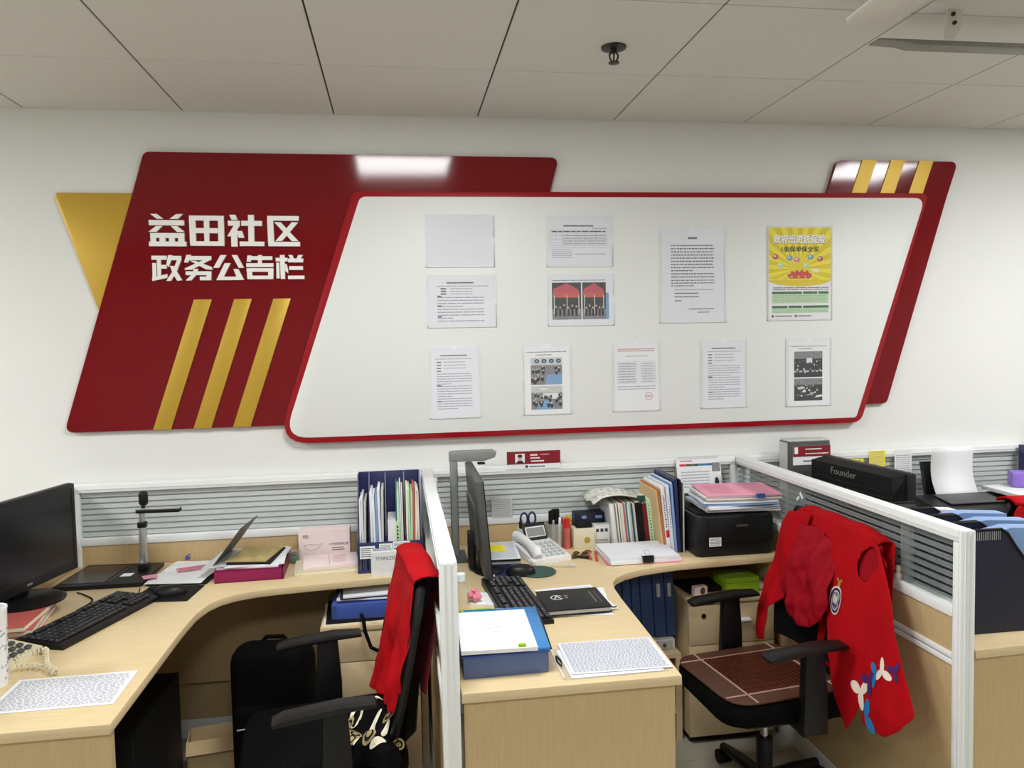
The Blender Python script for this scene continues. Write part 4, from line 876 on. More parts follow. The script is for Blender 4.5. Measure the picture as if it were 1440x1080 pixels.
# ---------------------------------------------------------------- red jacket over the left chair
def chair_pt(C, A, p): return (C[0]+p[0]*math.cos(A)-p[1]*math.sin(A), C[1]+p[0]*math.sin(A)+p[1]*math.cos(A), p[2])
jk = T('jacket', 'red jacket draped over the chair with the patterned scarf', 'jacket', (C1[0], C1[1], 0), A1)
bl_ = lambda z: .19+.085*(z-.52)/.405
cloth('front_drape', [(-.20, .945), (.19, .945), (.205, .86), (.21, .72), (.215, .58), (.205, .49), (.16, .50), (.08, .525), (.0, .54), (-.10, .565), (-.18, .575), (-.235, .60), (-.25, .72), (-.235, .86)], lambda y, z: bl_(z)-.032-(.008*math.sin(y*26+z*7)+crease(y, z, .026, 12, 7))*min(1, (.945-z)*5)-.05*y*y*2, 'redcloth', jk)
cloth('back_drape', [(-.20, .945), (.20, .945), (.225, .80), (.23, .62), (.10, .61), (-.10, .62), (-.225, .63), (-.22, .80)], lambda y, z: bl_(z)+.052+.005*math.sin(y*34+z*7)*min(1, (.945-z)*5), 'maroon', jk)
mb = MB()
for k in range(20):
    y0, y1 = -.2+.4*k/20, -.2+.4*(k+1)/20; prev = None
    for q in range(7):
        a = PI*q/6; P = lambda y: (.286-.044*math.cos(a), y, .945+.018*math.sin(a)+.004*math.sin(y*30)); cur = (P(y0), P(y1))
        if prev: mb.quad([prev[0], prev[1], cur[1], cur[0]])
        prev = cur
bmesh.ops.remove_doubles(mb.bm, verts=mb.bm.verts[:], dist=.0005); mb.build('collar_fold', 'redcloth', jk, solid=.004)
MB().box((bl_(.63)+.056, -.17, .635), (.004, .028, .04)).build('care_tag', 'paper', jk)
# jacket in the third cell
bx_ = lambda z: .19+.085*(z-.52)/.46
jk3 = T('jacket', 'red jacket on the chair behind the navy mesh files', 'jacket', (C3[0], C3[1], 0), A3)
cloth('front_drape', [(-.21, 1.0), (.21, 1.0), (.25, .85), (.25, .62), (-.25, .62), (-.25, .85)], lambda y, z: bx_(z)-.03-.01*math.sin(y*40), 'redcloth', jk3, step=.02)
cloth('back_drape', [(-.25, 1.0), (.25, 1.0), (.285, .88), (.285, .78), (-.285, .78), (-.285, .88)], lambda y, z: bx_(z)+.058+.008*math.sin(y*40), 'redcloth', jk3, step=.02)
mb = MB()
for k in range(14):
    y0, y1 = -.25+.5*k/14, -.25+.5*(k+1)/14; prev = None
    for q in range(7):
        a = PI*q/6; P = lambda y: (.288-.047*math.cos(a), y, 1.0+.02*math.sin(a)); cur = (P(y0), P(y1))
        if prev: mb.quad([prev[0], prev[1], cur[1], cur[0]])
        prev = cur
bmesh.ops.remove_doubles(mb.bm, verts=mb.bm.verts[:], dist=.0005); mb.build('collar_fold', 'redcloth', jk3, solid=.004)
# patterned scarf on the left chair
sc = T('scarf', 'black scarf printed with cream bones and discs on the chair seat', 'scarf', (C1[0]+.135, C1[1]-.085, .468), A1+.1)
def scz(x, y): return max(.004, .06*math.exp(-((x-.03)/.07)**2-((y)/.16)**2)+.018*math.sin(x*48+y*31)+.014*math.sin(y*52-x*20)+.02)
mb = MB(); nx, ny = 20, 26; R0 = lambda a: .095+.018*math.sin(3*a)+.012*math.sin(5*a+1)
g = []
for i in range(nx+1):
    row = []
    for j in range(ny):
        a = 2*PI*j/ny; r = i/nx; x = r*R0(a)*math.cos(a)*.95; y = r*R0(a)*math.sin(a)*1.75
        row.append(mb.bm.verts.new((x, y, scz(x, y)*(1 if i < nx else 0)+(.001 if i == nx else 0))))
    g.append(row)
for i in range(1, nx):
    for j in range(ny): mb.bm.faces.new((g[i][j], g[i+1][j], g[i+1][(j+1) % ny], g[i][(j+1) % ny]))
for j in range(ny): mb.bm.faces.new((g[0][0], g[1][j], g[1][(j+1) % ny])) if True else None
mb._mk(0); mb.build('cloth', 'fabric', sc)
mb = MB()
def sdec(x, y, rx, ry, a, mi, off=.004):
    n = 14; c_ = mb.bm.verts.new((x, y, scz(x, y)+off)); vs_ = []
    for k in range(n):
        t_ = 2*PI*k/n; u = rx*math.cos(t_); v = ry*math.sin(t_); X = x+u*math.cos(a)-v*math.sin(a); Y = y+u*math.sin(a)+v*math.cos(a); vs_.append(mb.bm.verts.new((X, Y, scz(X, Y)+off)))
    for k in range(n): mb.bm.faces.new((c_, vs_[k], vs_[(k+1) % n]))
    mb._mk(mi)
for (x, y, rx, ry, a, mi) in ((-.05, .02, .034, .007, .7, 0), (-.02, -.05, .04, .007, .9, 0), (-.055, -.03, .02, .015, .2, 1), (-.06, .075, .02, .014, .3, 1), (-.02, .05, .03, .006, 1.2, 0), (-.03, -.11, .022, .015, .5, 1), (.0, -.02, .03, .006, .4, 0), (-.055, -.075, .016, .011, 0, 0), (.02, -.09, .03, .007, 1.0, 0), (-.075, .0, .02, .015, .4, 1), (-.07, -.05, .022, .016, .4, 1), (.03, .03, .035, .008, .2, 0), (.04, -.05, .02, .015, .1, 1), (-.03, .1, .03, .007, .6, 0), (.03, .09, .02, .014, .3, 1), (-.01, -.13, .025, .009, .2, 0), (.05, -.12, .018, .013, .2, 1)):
    sdec(x, y, rx, ry, a, mi)
    if mi: sdec(x, y, rx*.7, ry*.7, a, 2, .005); sdec(x, y, rx*.4, ry*.4, a, 1, .006)
mb.build('bone_print', ['cream', 'kraft', 'blackm'], sc)
# ================================================================ RIGHT DESK THINGS
t = T('document_camera', 'grey document camera column with overhanging arm behind the monitor', 'document camera', (1.658, -.24, Z), 0)
MB().bx(-.06, .03, -.09, .06, 0, .016, bev=.004).build('base', 'dgrey', t); MB().box((-.012, 0, .21), (.03, .05, .40), bev=.008, seg=3).build('column', 'grey', t)
MB().prism([(-.03, .395), (.115, .395), (.155, .408), (.162, .428), (.15, .436), (-.02, .436), (-.03, .43)], -.025, .025, 'y', bev=.004).build('arm', 'grey', t); MB().box((.10, 0, .383), (.03, .03, .008), bev=.002).build('lens', 'black', t)
monitor('monitor', 'black monitor turned edge-on beside the side partition', (1.722, -.415), math.radians(-.5), .955, .49, .355, Z, ridges=True, tilt=math.radians(-4.5))
keyboard('black keyboard half covered by the blue folder', (1.80, -.835), math.radians(4), .44, .15)
zz = Z
for (m, w_, h_, th, lb) in (('navy', .13, .24, .024, 'purple navy book at the bottom of the stack with the yellow note'), ('lgrey', .13, .25, .012, 'grey covered book in the stack with the yellow note'), ('blackm', .128, .26, .008, 'thin black folder under the paper with the yellow note')):
    t = T('book', lb, 'book', (1.822, -.335, zz), math.radians(-3), group='stack behind the edge-on monitor'); MB().bx(-w_/2, w_/2, -h_/2, h_/2, 0, th, bev=.002).build('cover', m, t); MB().bx(-w_/2-.0005, w_/2-.004, -h_/2+.003, h_/2-.003, th*.2, th*.8).build('pages', 'cream', t); zz += th
t = tag(sheet('paper_sheet', .125, .255, 'paperb', None, (1.822, -.337, zz), (0, 0, math.radians(-2)), t=.002), 'printed sheet with yellow highlight on top of the stacked books', 'paper')
mb = MB(); dashes(mb, -.055, .055, -.12, .12, 18, .0026, h=.3, seed=5); mb.build('printed_text', 'inkl', t)
t = tag(sheet('sticky_note', .075, .10, 'yellow', None, (1.80, -.31, zz+.0035), (0, 0, 0), t=.0005), 'bright yellow sticky note on the printed sheet', 'note')
mb = MB(); dashes(mb, -.03, .03, -.04, .04, 6, .0009, h=.3, seed=15); mb.build('handwriting', 'yellowd', t)
tag(MB().box((0, 0, .0015), (.17, .12, .003), bev=.001, seg=1).build('mouse_pad', 'navy', None, (1.855, -.50, Z), (0, 0, .05)), 'navy rectangular mouse pad under the round green pad', 'mouse pad')
tag(MB().lathe([(0, 0), (.068, 0), (.07, .002), (.068, .004), (0, .004)], n=36).build('mouse_pad', 'dgreen', None, (1.935, -.515, Z+.003)), 'round dark green mouse pad', 'mouse pad')
mouse('black mouse on the round green pad', (1.868, -.53, Z+.007), math.radians(-5))
# white telephone
t = T('telephone', 'white desk telephone with tilted display and coiled cord', 'telephone', (1.985, -.285, Z), math.radians(17))
MB().prism([(-.10, 0), (.10, 0), (.10, .052), (.03, .046), (-.10, .018)], -.085, .085, 'x').build('body', 'wplastic', t) if False else MB().prism([(-.115, 0), (.09, 0), (.09, .05), (.02, .042), (-.115, .016)], -.085, .085, 'x', bev=.004).build('body', 'wplastic', t)
d = MB().box((.022, .085, .078), (.105, .012, .075), rot=(math.radians(-28), 0, 0), bev=.005).build('display_panel', 'black', t)
MB().box((.022, .0775, .0795), (.08, .003, .036), rot=(math.radians(-28), 0, 0)).build('display_glass', 'grey', t)
MB().box((.022, .079, .0795), (.088, .003, .044), rot=(math.radians(-28), 0, 0)).build('display_border', 'wplastic', t)
mb = MB()
for r in range(5):
    for k in range(4): mb.box((-.01+.024*k, -.088+.026*r, .027+.0053*r), (.015, .013, .008), rot=(.2, 0, 0), bev=.002, seg=1, mi=1 if (r in (1, 2, 3) and k < 3) else 0)
mb.build('keys', ['lgrey', 'grey'], t)['kind'] = 'stuff'
MB().tube([(-.06, .095, .048), (-.06, .085, .068), (-.06, .05, .072), (-.06, -.04, .058), (-.06, -.085, .046), (-.06, -.10, .028)], [.016, .024, .018, .018, .025, .018], 12).build('handset', 'wplastic', t)
coil(t, [(1.925, -.40, .765), (1.945, -.44, .760), (2.0, -.455, .760), (2.06, -.47, .760), (2.09, -.478, .760)], .006, .0018, 16, 'wplastic')
def cup(label, c, r, h, mat, name='pen_cup'):
    t = T(name, label, 'pen cup', c); MB().lathe([(0, 0), (r*.88, 0), (r, h), (r-.003, h), (r*.85, .004), (0, .004)], n=26).build('body', mat, t); return t
t = cup('white printed pen cup holding the blue scissors', (1.955, -.13, Z), .038, .082, 'wplastic')
mb = MB()
for k in range(26):
    a = rnd.uniform(-2.6, -.4); z = rnd.choice((.02, .032, .05)); r_ = .0345+.05*z+.0008; mb.quad([(r_*math.cos(a), r_*math.sin(a), z), (r_*math.cos(a+.14), r_*math.sin(a+.14), z), (r_*math.cos(a+.14), r_*math.sin(a+.14), z+.005), (r_*math.cos(a), r_*math.sin(a), z+.005)])
mb.build('printed_pattern', 'blue', t)
t = T('scissors', 'scissors with dark blue loop handles in the white pen cup', 'scissors', (1.965, -.13, Z+.006), math.radians(8))
for s_ in (-1, 1):
    b = MB().prism([(-.004, .0), (.004, 0), (.006, .075), (-.006, .075)], .001*s_-.001, .001*s_+.001, 'y').build('blade', 'silver', t)
    c0 = (.018*s_, .112); pts = [(c0[0]+.0155*math.cos(a), .001*s_, c0[1]+.027*math.sin(a)) for a in [2*PI*k/18 for k in range(19)]]; mb = MB().tube(pts, .0045, 8); mb.tube([(0, .001*s_, .07), (.006*s_, .001*s_, .09)], .005, 8); mb.build('handle', 'navy', t)
for i, (x, y, h_, m, lb) in enumerate(((1.935, -.13, .105, 'black', 'black pen leaning in the white pen cup'), (1.945, -.115, .11, 'dgrey', 'grey pen leaning in the white pen cup'), (1.975, -.145, .095, 'cream', 'cream capped pen leaning in the white pen cup'))):
    tag(MB().tube([(x, y, Z+.006), (x-.006, y, Z+h_), (x-.006, y, Z+h_+.004)], [.004, .004, .002], 8).build('pen', m), lb, 'pen', group='pens in the white cup')
t = cup('clear plastic pen cup holding black markers', (2.075, -.165, Z), .042, .105, 'milky')
for i, (x, y, h_, r_, m, nm, lb) in enumerate(((2.058, -.16, .155, .012, 'blackm', 'marker', 'thick black marker in the clear pen cup'), (2.082, -.155, .16, .013, 'blackm', 'marker', 'thick black marker in the clear pen cup'), (2.07, -.145, .158, .010, 'black', 'marker', 'thick black marker in the clear pen cup'), (2.09, -.185, .13, .006, 'wplastic', 'pen', 'white pen in the clear pen cup'), (2.1, -.165, .125, .009, 'redp', 'marker', 'red marker in the clear pen cup'), (2.062, -.185, .12, .005, 'silver', 'pen', 'silver pen in the clear pen cup'))):
    tag(MB().tube([(x, y, Z+.005), (x+.002, y, Z+h_-.004), (x+.002, y, Z+h_)], [r_, r_, r_*.6], 10).build(nm, m), lb, nm, group='markers and pens in the clear cup')
def stick(label, c, h, r, body, cap):
    t = T('glue_stick', label, 'glue stick', c); MB().lathe([(0, 0), (r, 0), (r, h*.68), (0, h*.68)], n=18).build('tube', body, t); MB().lathe([(0, h*.68), (r*.92, h*.68), (r*.85, h), (0, h)], n=18).build('cap', cap, t)
stick('glue stick with red cap beside the clear pen cup', (2.119, -.20, Z), .128, .0145, 'salmon', 'redp')
stick('orange glue bottle with yellow cap behind the red-capped stick', (2.135, -.155, Z), .13, .0115, 'orange', 'yellowd')
t = T('tissue_box', 'cream upright tissue holder with round gold emblem', 'tissue box', (2.187, -.185, Z), math.radians(3)); MB().bx(-.046, .046, -.035, .035, 0, .085, bev=.002).build('box', 'ivory', t); MB().bx(-.03, .038, -.028, .028, .085, .103, bev=.004).build('dark_refill', 'blackm', t); MB().cyl((.012, -.0362, .035), (.012, -.0345, .035), .013, n=22).build('emblem', 'gold', t)
t = T('carton', 'dark blue printed box behind the cream tissue holder', 'box', (2.24, -.10, Z)); MB().bx(-.07, .07, -.03, .035, 0, .13, bev=.001).build('box', 'navyd', t); mb = MB(); ell(mb, -.03, .112, .012, .008, .0304); rect(mb, .02, .05, .105, .118, .0304); mb.build('printed_mark', 'lblue', t, rot=FACE)
t = T('carton', 'small white box with lettered blocks beside the cream tissue holder', 'box', (2.272, -.165, Z)); MB().bx(-.034, .034, -.028, .028, 0, .088, bev=.001).build('box', 'wplastic', t); mb = MB()
for k in range(3): rect(mb, -.026+.019*k, -.013+.019*k, .06, .074, .0284)
dashes(mb, -.028, .028, .012, .03, 3, .0284, h=.4, seed=3); mb.build('printed_text', 'ink', t, rot=FACE)
# bits on the desk
for i, (x, y, a, m, lb) in enumerate(((2.095, -.36, .3, 'brown', 'small brown key ring bunch on the desk before the cream tissue holder'), (2.13, -.31, 1.2, 'brown', 'brown metal tool lying among the keys'), (2.15, -.365, -.4, 'iron', 'dark metal key lying near the red pen'), (2.175, -.30, .9, 'brown', 'brown clasp lying before the white lettered box'))):
    mb = MB().box((0, 0, .007), (.038, .016, .012), bev=.004); mb.tube([(.02+.012*math.cos(q), .012*math.sin(q), .005) for q in [2*PI*k/12 for k in range(13)]], .0025, 6); mb.box((-.03, .004, .005), (.03, .007, .008), rot=(0, 0, .3), bev=.001, seg=1); tag(mb.build('key_bunch' if i == 0 else 'metal_tool', m, None, (x, y, Z), (0, 0, a)), lb, 'keys' if i in (0, 2) else 'tool')
for (p0, p1, m, lb) in (((2.19, -.42, Z+.005), (2.215, -.30, Z+.005), 'redp', 'red pen lying beside the clipped paper stack'), ((2.172, -.40, Z+.005), (2.19, -.27, Z+.005), 'salmon', 'pinkish pencil lying beside the red pen')):
    tag(MB().cyl(p0, p1, .005, n=8).build('pen', m), lb, 'pen')
# clipped paper stack
zz = Z
for (m, th, a, w_, h_, lb) in (('rose', .004, -3, .29, .235, 'rose cover sheet at the bottom of the clipped paper stack'), ('paper', .012, 2, .285, .235, 'thick white paper pile under the clip'), ('paperb', .011, 0, .28, .23, 'upper white papers held by the black binder clip')):
    tag(sheet('paper_stack', w_, h_, m, None, (2.365, -.375+.0, zz), (0, 0, math.radians(a)), t=th), lb, 'papers'); zz += th
t = T('binder_clip', 'black binder clip gripping the white paper stack', 'clip', (2.375, -.49, zz-.012)); MB().prism([(-.01, -.008), (.016, -.001), (.016, .013), (-.01, .020)], -.022, .022, 'x').build('body', 'black', t); MB().tube([(-.008, -.004, .02), (-.010, .022, .033), (.010, .022, .033), (.008, -.004, .02)], .0012, 6).build('wire_handle', 'silver', t)
# row of books, spines to the front
cols = ['lgrey', 'paper', 'cream', 'paperb', 'grey', 'cream', 'dgrey', 'paper', 'mint', 'cream', 'paper', 'salmon', 'cream', 'teal', 'paper', 'cream', 'lgrey', 'dgreen', 'cream', 'paper']
x = 2.312
for i, m in enumerate(cols):
    th = .0052; lean = math.radians(-5.5)
    nm_ = {'lgrey': 'light grey', 'paper': 'white', 'cream': 'cream', 'paperb': 'bluish white', 'grey': 'grey', 'dgrey': 'dark grey', 'mint': 'mint', 'salmon': 'salmon', 'teal': 'teal', 'dgreen': 'dark green'}[m]; ord_ = ['right next to', 'second from', 'third from', 'fourth from', 'fifth from', 'sixth from', 'seventh from', 'eighth from', 'ninth from', 'tenth from']
    t = T('booklet', f'thin {nm_} booklet in the row, '+(f'{ord_[19-i]} the black binder' if i > 9 else f'{ord_[i]} the dark blue printed box'), 'book', (x, -.14, Z), group='thin booklets in the row', rot=(0, lean, 0)); h_ = .178+.008*rnd.random()
    MB().bx(0, th, -.075-.01*rnd.random(), .075, .001, h_).build('cover', m, t); x += th+.0004
for (th, h_, yf, m, lean, lb, lab) in ((.028, .185, -.09, 'blackm', -5.5, 'black binder standing in the row of booklets', None), (.019, .18, -.09, 'maroon', -5.5, 'dark maroon book next to the black binder', None), (.017, .20, -.10, 'mint', -6, 'pale green book with printed spine next to the maroon one', 1)):
    t = T('book', lb, 'book', (x+.0008, -.14, Z), rot=(0, math.radians(lean), 0)); MB().bx(0, th, yf, .075, .001, h_, bev=.001, seg=1).build('cover', m, t); MB().bx(.002, th-.002, yf+.004, .073, h_-.001, h_+.0005).build('pages', 'cream', t)
    if lab: mb = MB(); dashes(mb, .005, th-.005, .02, h_-.02, 12, -yf+.0004, h=.5, seed=4, words=(.2, .4)); mb.build('printed_text', 'ink', t, rot=FACE)
    x += th+.001
big = [(.008, .255, -.20, 'card', -7, 'kraft cover folder rising above the row of booklets', 'folder'), (.006, .262, -.205, 'orange', -7, 'orange board standing beside the kraft folder', 'folder'), (.014, .268, -.215, 'paper', -6, 'thick white report standing beside the orange board', 'book'), (.011, .275, -.225, 'paperb', -5, 'bluish white report beside the thick white one', 'book'), (.009, .285, -.23, 'lblue', -4, 'light blue folder standing among the tall reports', 'folder'), (.012, .305, -.235, 'navy', -3, 'tall navy folder beside the printer', 'folder'), (.008, .30, -.235, 'blackm', -1.5, 'tall black folder beside the printer', 'folder'), (.005, .285, -.235, 'lgrey', 0, 'grey folder pressed against the printer', 'folder')]
x += .002
for (th, h_, yf, m, lean, lb, cat) in big:
    t = T(cat, lb, cat, (x, -.13, Z), rot=(0, math.radians(lean), 0)); MB().bx(0, th, yf, .02, .001, h_, bev=.001, seg=1).build('cover', m, t)
    if m in ('paper', 'paperb', 'lblue'):
        MB().bx(.002, th-.002, yf+.003, .018, h_-.001, h_+.004).build('pages', 'paper', t)
        mb = MB(); dashes(mb, .003, th-.003, .10, h_-.03, 14, -yf+.0004, h=.5, seed=4, words=(.2, .4)); mb.build('printed_text', 'ink' if m != 'lblue' else 'inkl', t, rot=FACE)
    if m == 'paper': MB().bx(.001, th-.001, yf-.0012, yf, .06, .09).build('red_label', 'redp', t)
    x += th+.001
# draped newspaper on the row
mb = MB(); nx, ny = 16, 8
def nz_(u, v): return .952+.012*math.sin(u*5)+.008*math.sin(v*7+u*3)-(.015*max(0, .12-u)/.12)
g = [[mb.bm.verts.new((2.225+.29*i/nx, -.235+.19*j/ny+.02*i/nx, nz_(i/nx, j/ny))) for j in range(ny+1)] for i in range(nx+1)]
for i in range(nx):
    for j in range(ny): mb.bm.faces.new((g[i][j], g[i+1][j], g[i+1][j+1], g[i][j+1]))
mb._mk(0); t = mb.build('newspaper', 'newsp', None, solid=.004); tag(t, 'folded newspaper draped over the row of booklets', 'newspaper')
mb = MB()
for r in range(11):
    for k in range(9):
        u0 = .04+.1*k; v0 = .06+.082*r
        if rnd.random() < .85: mb.quad([(2.225+.29*u, -.235+.19*v+.02*u, nz_(u, v)+.0026) for u, v in ((u0, v0), (u0+.085*rnd.uniform(.5, 1), v0), (u0+.085*rnd.uniform(.5, 1), v0+.03), (u0, v0+.03))])
mb.build('printed_text', 'inkl', t)
t = T('binder_clip', 'dark green clip on the front of the draped newspaper', 'clip', (2.435, -.222, .955)); MB().prism([(-.008, -.010), (.012, -.002), (.012, .004), (-.008, .010)], -.016, .016, 'x').build('body', 'dgreen', t); MB().tube([(-.01, -.006, -.004), (-.008, -.010, -.026), (.008, -.010, -.026), (.01, -.006, -.004)], .0015, 6).build('wire_handle', 'dgreen', t)
# desk calendar
t = T('desk_calendar', 'white spiral desk calendar with a colour bar standing behind the printer', 'calendar', (2.757, -.085, .935), 0, rot=(math.radians(-12), 0, math.radians(1)))
MB().bx(-.104, .104, 0, .002, 0, .155).build('page', 'paper', t); mb = MB(); dashes(mb, -.085, .05, .02, .098, 6, .0004, h=.35, seed=9, words=(.02, .04)); dashes(mb, -.085, -.03, .137, .146, 1, .0004, h=.5, seed=2, mi=1); mb.build('printed_text', ['inkl', 'redink'], t, rot=FACE)
mb = MB()
for k, m in enumerate(range(5)): rect(mb, -.09+.031*k, -.06+.031*k, .118, .128, .0004, k)
mb.build('colour_bar', ['redp', 'brown', 'dgreen', 'teal', 'blue'], t, rot=FACE)
mb = MB(); rect(mb, .062, .10, .09, .13, .0004, 0); rect(mb, .062, .10, .02, .08, .0004, 1); ell(mb, .08, .045, .010, .02, .0006, 2); mb.build('printed_photo', ['photog', 'photow', 'photok'], t, rot=FACE)
for k in range(20): pass
mb = MB()
for k in range(22):
    x_ = -.095+.009*k; mb.tube([(x_+0, .001+.005*math.cos(a), .155+.006*math.sin(a)) for a in [2*PI*q/8 for q in range(9)]], .0009, 4)
mb.build('spiral_binding', 'silver', t); MB().box((0, .045, .07), (.208, .002, .16), rot=(math.radians(30), 0, 0)).build('easel_back', 'card', t)
# black printer
t = T('printer', 'black laser printer loaded with papers beside the standing folders', 'printer', (2.752, -.285, Z))
MB().prism(rpoly([(-.165, -.175), (.165, -.175), (.165, .16), (-.165, .16)], [.03, .03, .02, .02], 4), .004, .165, bev=.008).build('body', 'black', t); MB().bx(-.15, .15, -.14, .10, .165, .172, bev=.002).build('output_tray', 'blackm', t)
MB().bx(-.115, .155, -.179, -.174, .06, .155, bev=.002).build('front_door', 'blackm', t); MB().bx(.0, .05, -.182, -.177, .118, .127, bev=.002).build('handle_slot', 'dgrey', t); o = MB().bx(-.115, -.065, -.1815, -.1795, .045, .080).build('paper_label', 'paper', t); mb = MB(); dashes(mb, -.112, -.068, .048, .078, 5, .1817, h=.4, seed=3); mb.build('printed_text', 'ink', o, rot=FACE)
for a_, b_ in ((-.13, -.15), (.13, -.15), (-.13, .13), (.13, .13)): MB().cyl((a_, b_, 0), (a_, b_, .006), .012).build('foot', 'blackm', t)
zz = Z+.172
for i in range(9):
    m = ['paper', 'lgrey', 'paperb', 'paper', 'lblue', 'paper', 'lgrey', 'pinkl', 'paper'][i]; th = .0062
    tag(sheet('paper_stack', .30+.02*rnd.random(), .225, m, None, (2.80+rnd.uniform(-.012, .012), -.33+rnd.uniform(-.008, .008), zz), (0, 0, math.radians(rnd.uniform(-7, 4))), t=th-.001, curl=.002, seed=i), ['lowest white papers of', 'grey papers second in', 'bluish papers third in', 'white papers fourth in', 'light blue folder halfway up', 'white papers above the light blue folder in', 'grey papers third from the top of', 'pale pink papers near the top of', 'white papers right under the pink cover of'][i]+' the printer pile', 'papers', group='papers piled on the black printer'); zz += th+.001
t = tag(sheet('pink_folder', .31, .235, 'pink', None, (2.81, -.325, zz+.002), (math.radians(1.5), 0, math.radians(-6)), t=.004), 'pink paper cover on top of the pile on the printer', 'folder')
mb = MB(); dashes(mb, -.12, -.02, -.08, .09, 14, .0044, h=.25, seed=3); mb.build('printed_text', 'rose', t)
t = T('binder_clip', 'small blue clip on the paper pile above the printer', 'clip', (2.86, -.45, zz-.002)); MB().prism([(-.008, -.006), (.01, -.001), (.01, .007), (-.008, .012)], -.016, .016, 'x').build('body', 'blue', t)
# notebook and papers
tag(sheet('paper_sheet', .21, .27, 'paper', None, (2.005, -.865, Z+.0005), (0, 0, math.radians(-8)), t=.002, curl=.003), 'white printed sheets under the black notebook', 'paper')
t = tag(sheet('paper_sheet', .205, .26, 'paper', None, (2.0, -.855, Z+.006), (0, 0, math.radians(6)), t=.001), 'upper printed sheet sticking out behind the black notebook', 'paper'); mb = MB(); dashes(mb, -.09, .09, -.11, .115, 18, .0014, h=.35, seed=3); mb.build('printed_text', 'inkl', t)
t = T('notebook', 'black hardcover notebook with white round logo on loose papers', 'notebook', (1.983, -.905, Z+.0075), math.radians(1)); MB().bx(-.105, .105, -.098, .10, .0, .003, bev=.001).build('back_cover', 'blackm', t); MB().bx(-.104, .1, -.095, .097, .003, .014).build('pages', 'lgrey', t); MB().bx(-.106, .105, -.098, .10, .014, .018, bev=.001).build('front_cover', 'black', t)
mb = MB()
for k in range(20):
    a = PI*.15+1.7*PI*k/20; b = PI*.15+1.7*PI*(k+1)/20; f = lambda t_, r: (-.05+r*math.cos(t_), .02+r*1.1*math.sin(t_), .0184); mb.quad([f(a, .017), f(b, .017), f(b, .0215), f(a, .0215)])
mb.quad([(-.062, .008, .0184), (-.050, .038, .0184), (-.046, .038, .0184), (-.036, .008, .0184), (-.042, .008, .0184), (-.049, .028, .0184), (-.056, .008, .0184)]); dashes(mb, -.025, -.01, .004, .04, 3, .0184, h=.2, seed=4); mb.build('logo', 'lgrey', t)
mb = MB(); dashes(mb, .065, .075, -.05, .06, 12, .0184, h=.5, seed=4); dashes(mb, .083, .09, -.05, .06, 12, .0184, h=.5, seed=5); mb.build('printed_text', 'grey', t)
MB().tube([(.105, -.06, .006), (.118, -.065, .003), (.13, -.06, .002)], .002, 6).build('ribbon', 'blackm', t)
# blue file box, cyan folder and white papers at the front
t = T('file_box', 'blue grey file box holding papers at the front of the desk', 'file box', (1.69, -1.24, Z), math.radians(1)); MB().bx(-.112, .113, -.155, .155, 0, .056, bev=.002).build('body', 'slate', t); MB().bx(-.116, .118, -.158, .155, .056, .060, bev=.001).build('lid', 'blue', t); MB().bx(.1135, .1145, -.15, .15, .004, .052).build('spine', 'navy', t)
t = T('clear_folder', 'bright blue translucent zip folder on the file box', 'folder', (1.715, -1.235, Z+.0605), math.radians(-3)); MB().bx(-.115, .105, -.155, .165, .0, .008, bev=.002).build('sleeve', 'cyan', t); MB().bx(-.10, .09, -.14, .15, .002, .006).build('contents', 'lblue', t); MB().tube([(.106, .16, .004), (.108, .0, .004), (.106, -.155, .004)], .003, 6).build('zip', 'navyd', t)
t = tag(sheet('paper_stack', .20, .29, 'paper', None, (1.68, -1.265, Z+.069), (0, 0, math.radians(-2)), t=.010), 'white paper stack on the blue translucent folder', 'papers'); mb = MB()
for k in range(5): dashes(mb, -.055+.01*k, .02, .06-.03*k, .075-.03*k, 1, .0106, h=.15, seed=k)
mb.build('faint_text', 'lgrey', t)['kind'] = 'stuff'
tag(MB().box((0, 0, .004), (.02, .012, .008), bev=.002).build('clip', 'green', None, (1.735, -1.402, Z+.079)), 'small lime clip on the front edge of the white stack', 'clip')
# printed list and zip bag
t = T('zip_bag', 'clear document bag with dark zip pull under the printed list', 'bag', (1.985, -1.345, Z), math.radians(1)); MB().bx(-.15, .13, -.105, .10, 0, .003).build('sleeve', 'bag', t); MB().bx(-.13, .12, -.10, .09, .0008, .0022).build('contents', 'paper', t)
MB().tube([(-.145, .09, .004), (-.15, -.02, .004), (-.15, -.10, .004)], .002, 6).build('zip', 'wplastic', t); MB().tube([(-.14, .04, .006), (-.136, .0, .008), (-.142, -.035, .008), (-.148, 0, .008), (-.142, .04, .006)], .0025, 6).build('zip_pull', 'navyd', t)
t = tag(sheet('printed_list', .272, .21, 'paperb', None, (2.0, -1.325, Z+.0035), (0, 0, math.radians(-1)), t=.0015), 'dense printed table sheet on the clear zip bag', 'paper'); mb = MB(); dashes(mb, -.128, .128, -.097, .098, 26, .0019, h=.4, seed=78, words=(.006, .02))
for k in range(27): rect(mb, -.13, .13, -.097+.0075*k-.0003, -.097+.0075*k+.0003, .0019)
mb.build('printed_text', 'inkl', t)
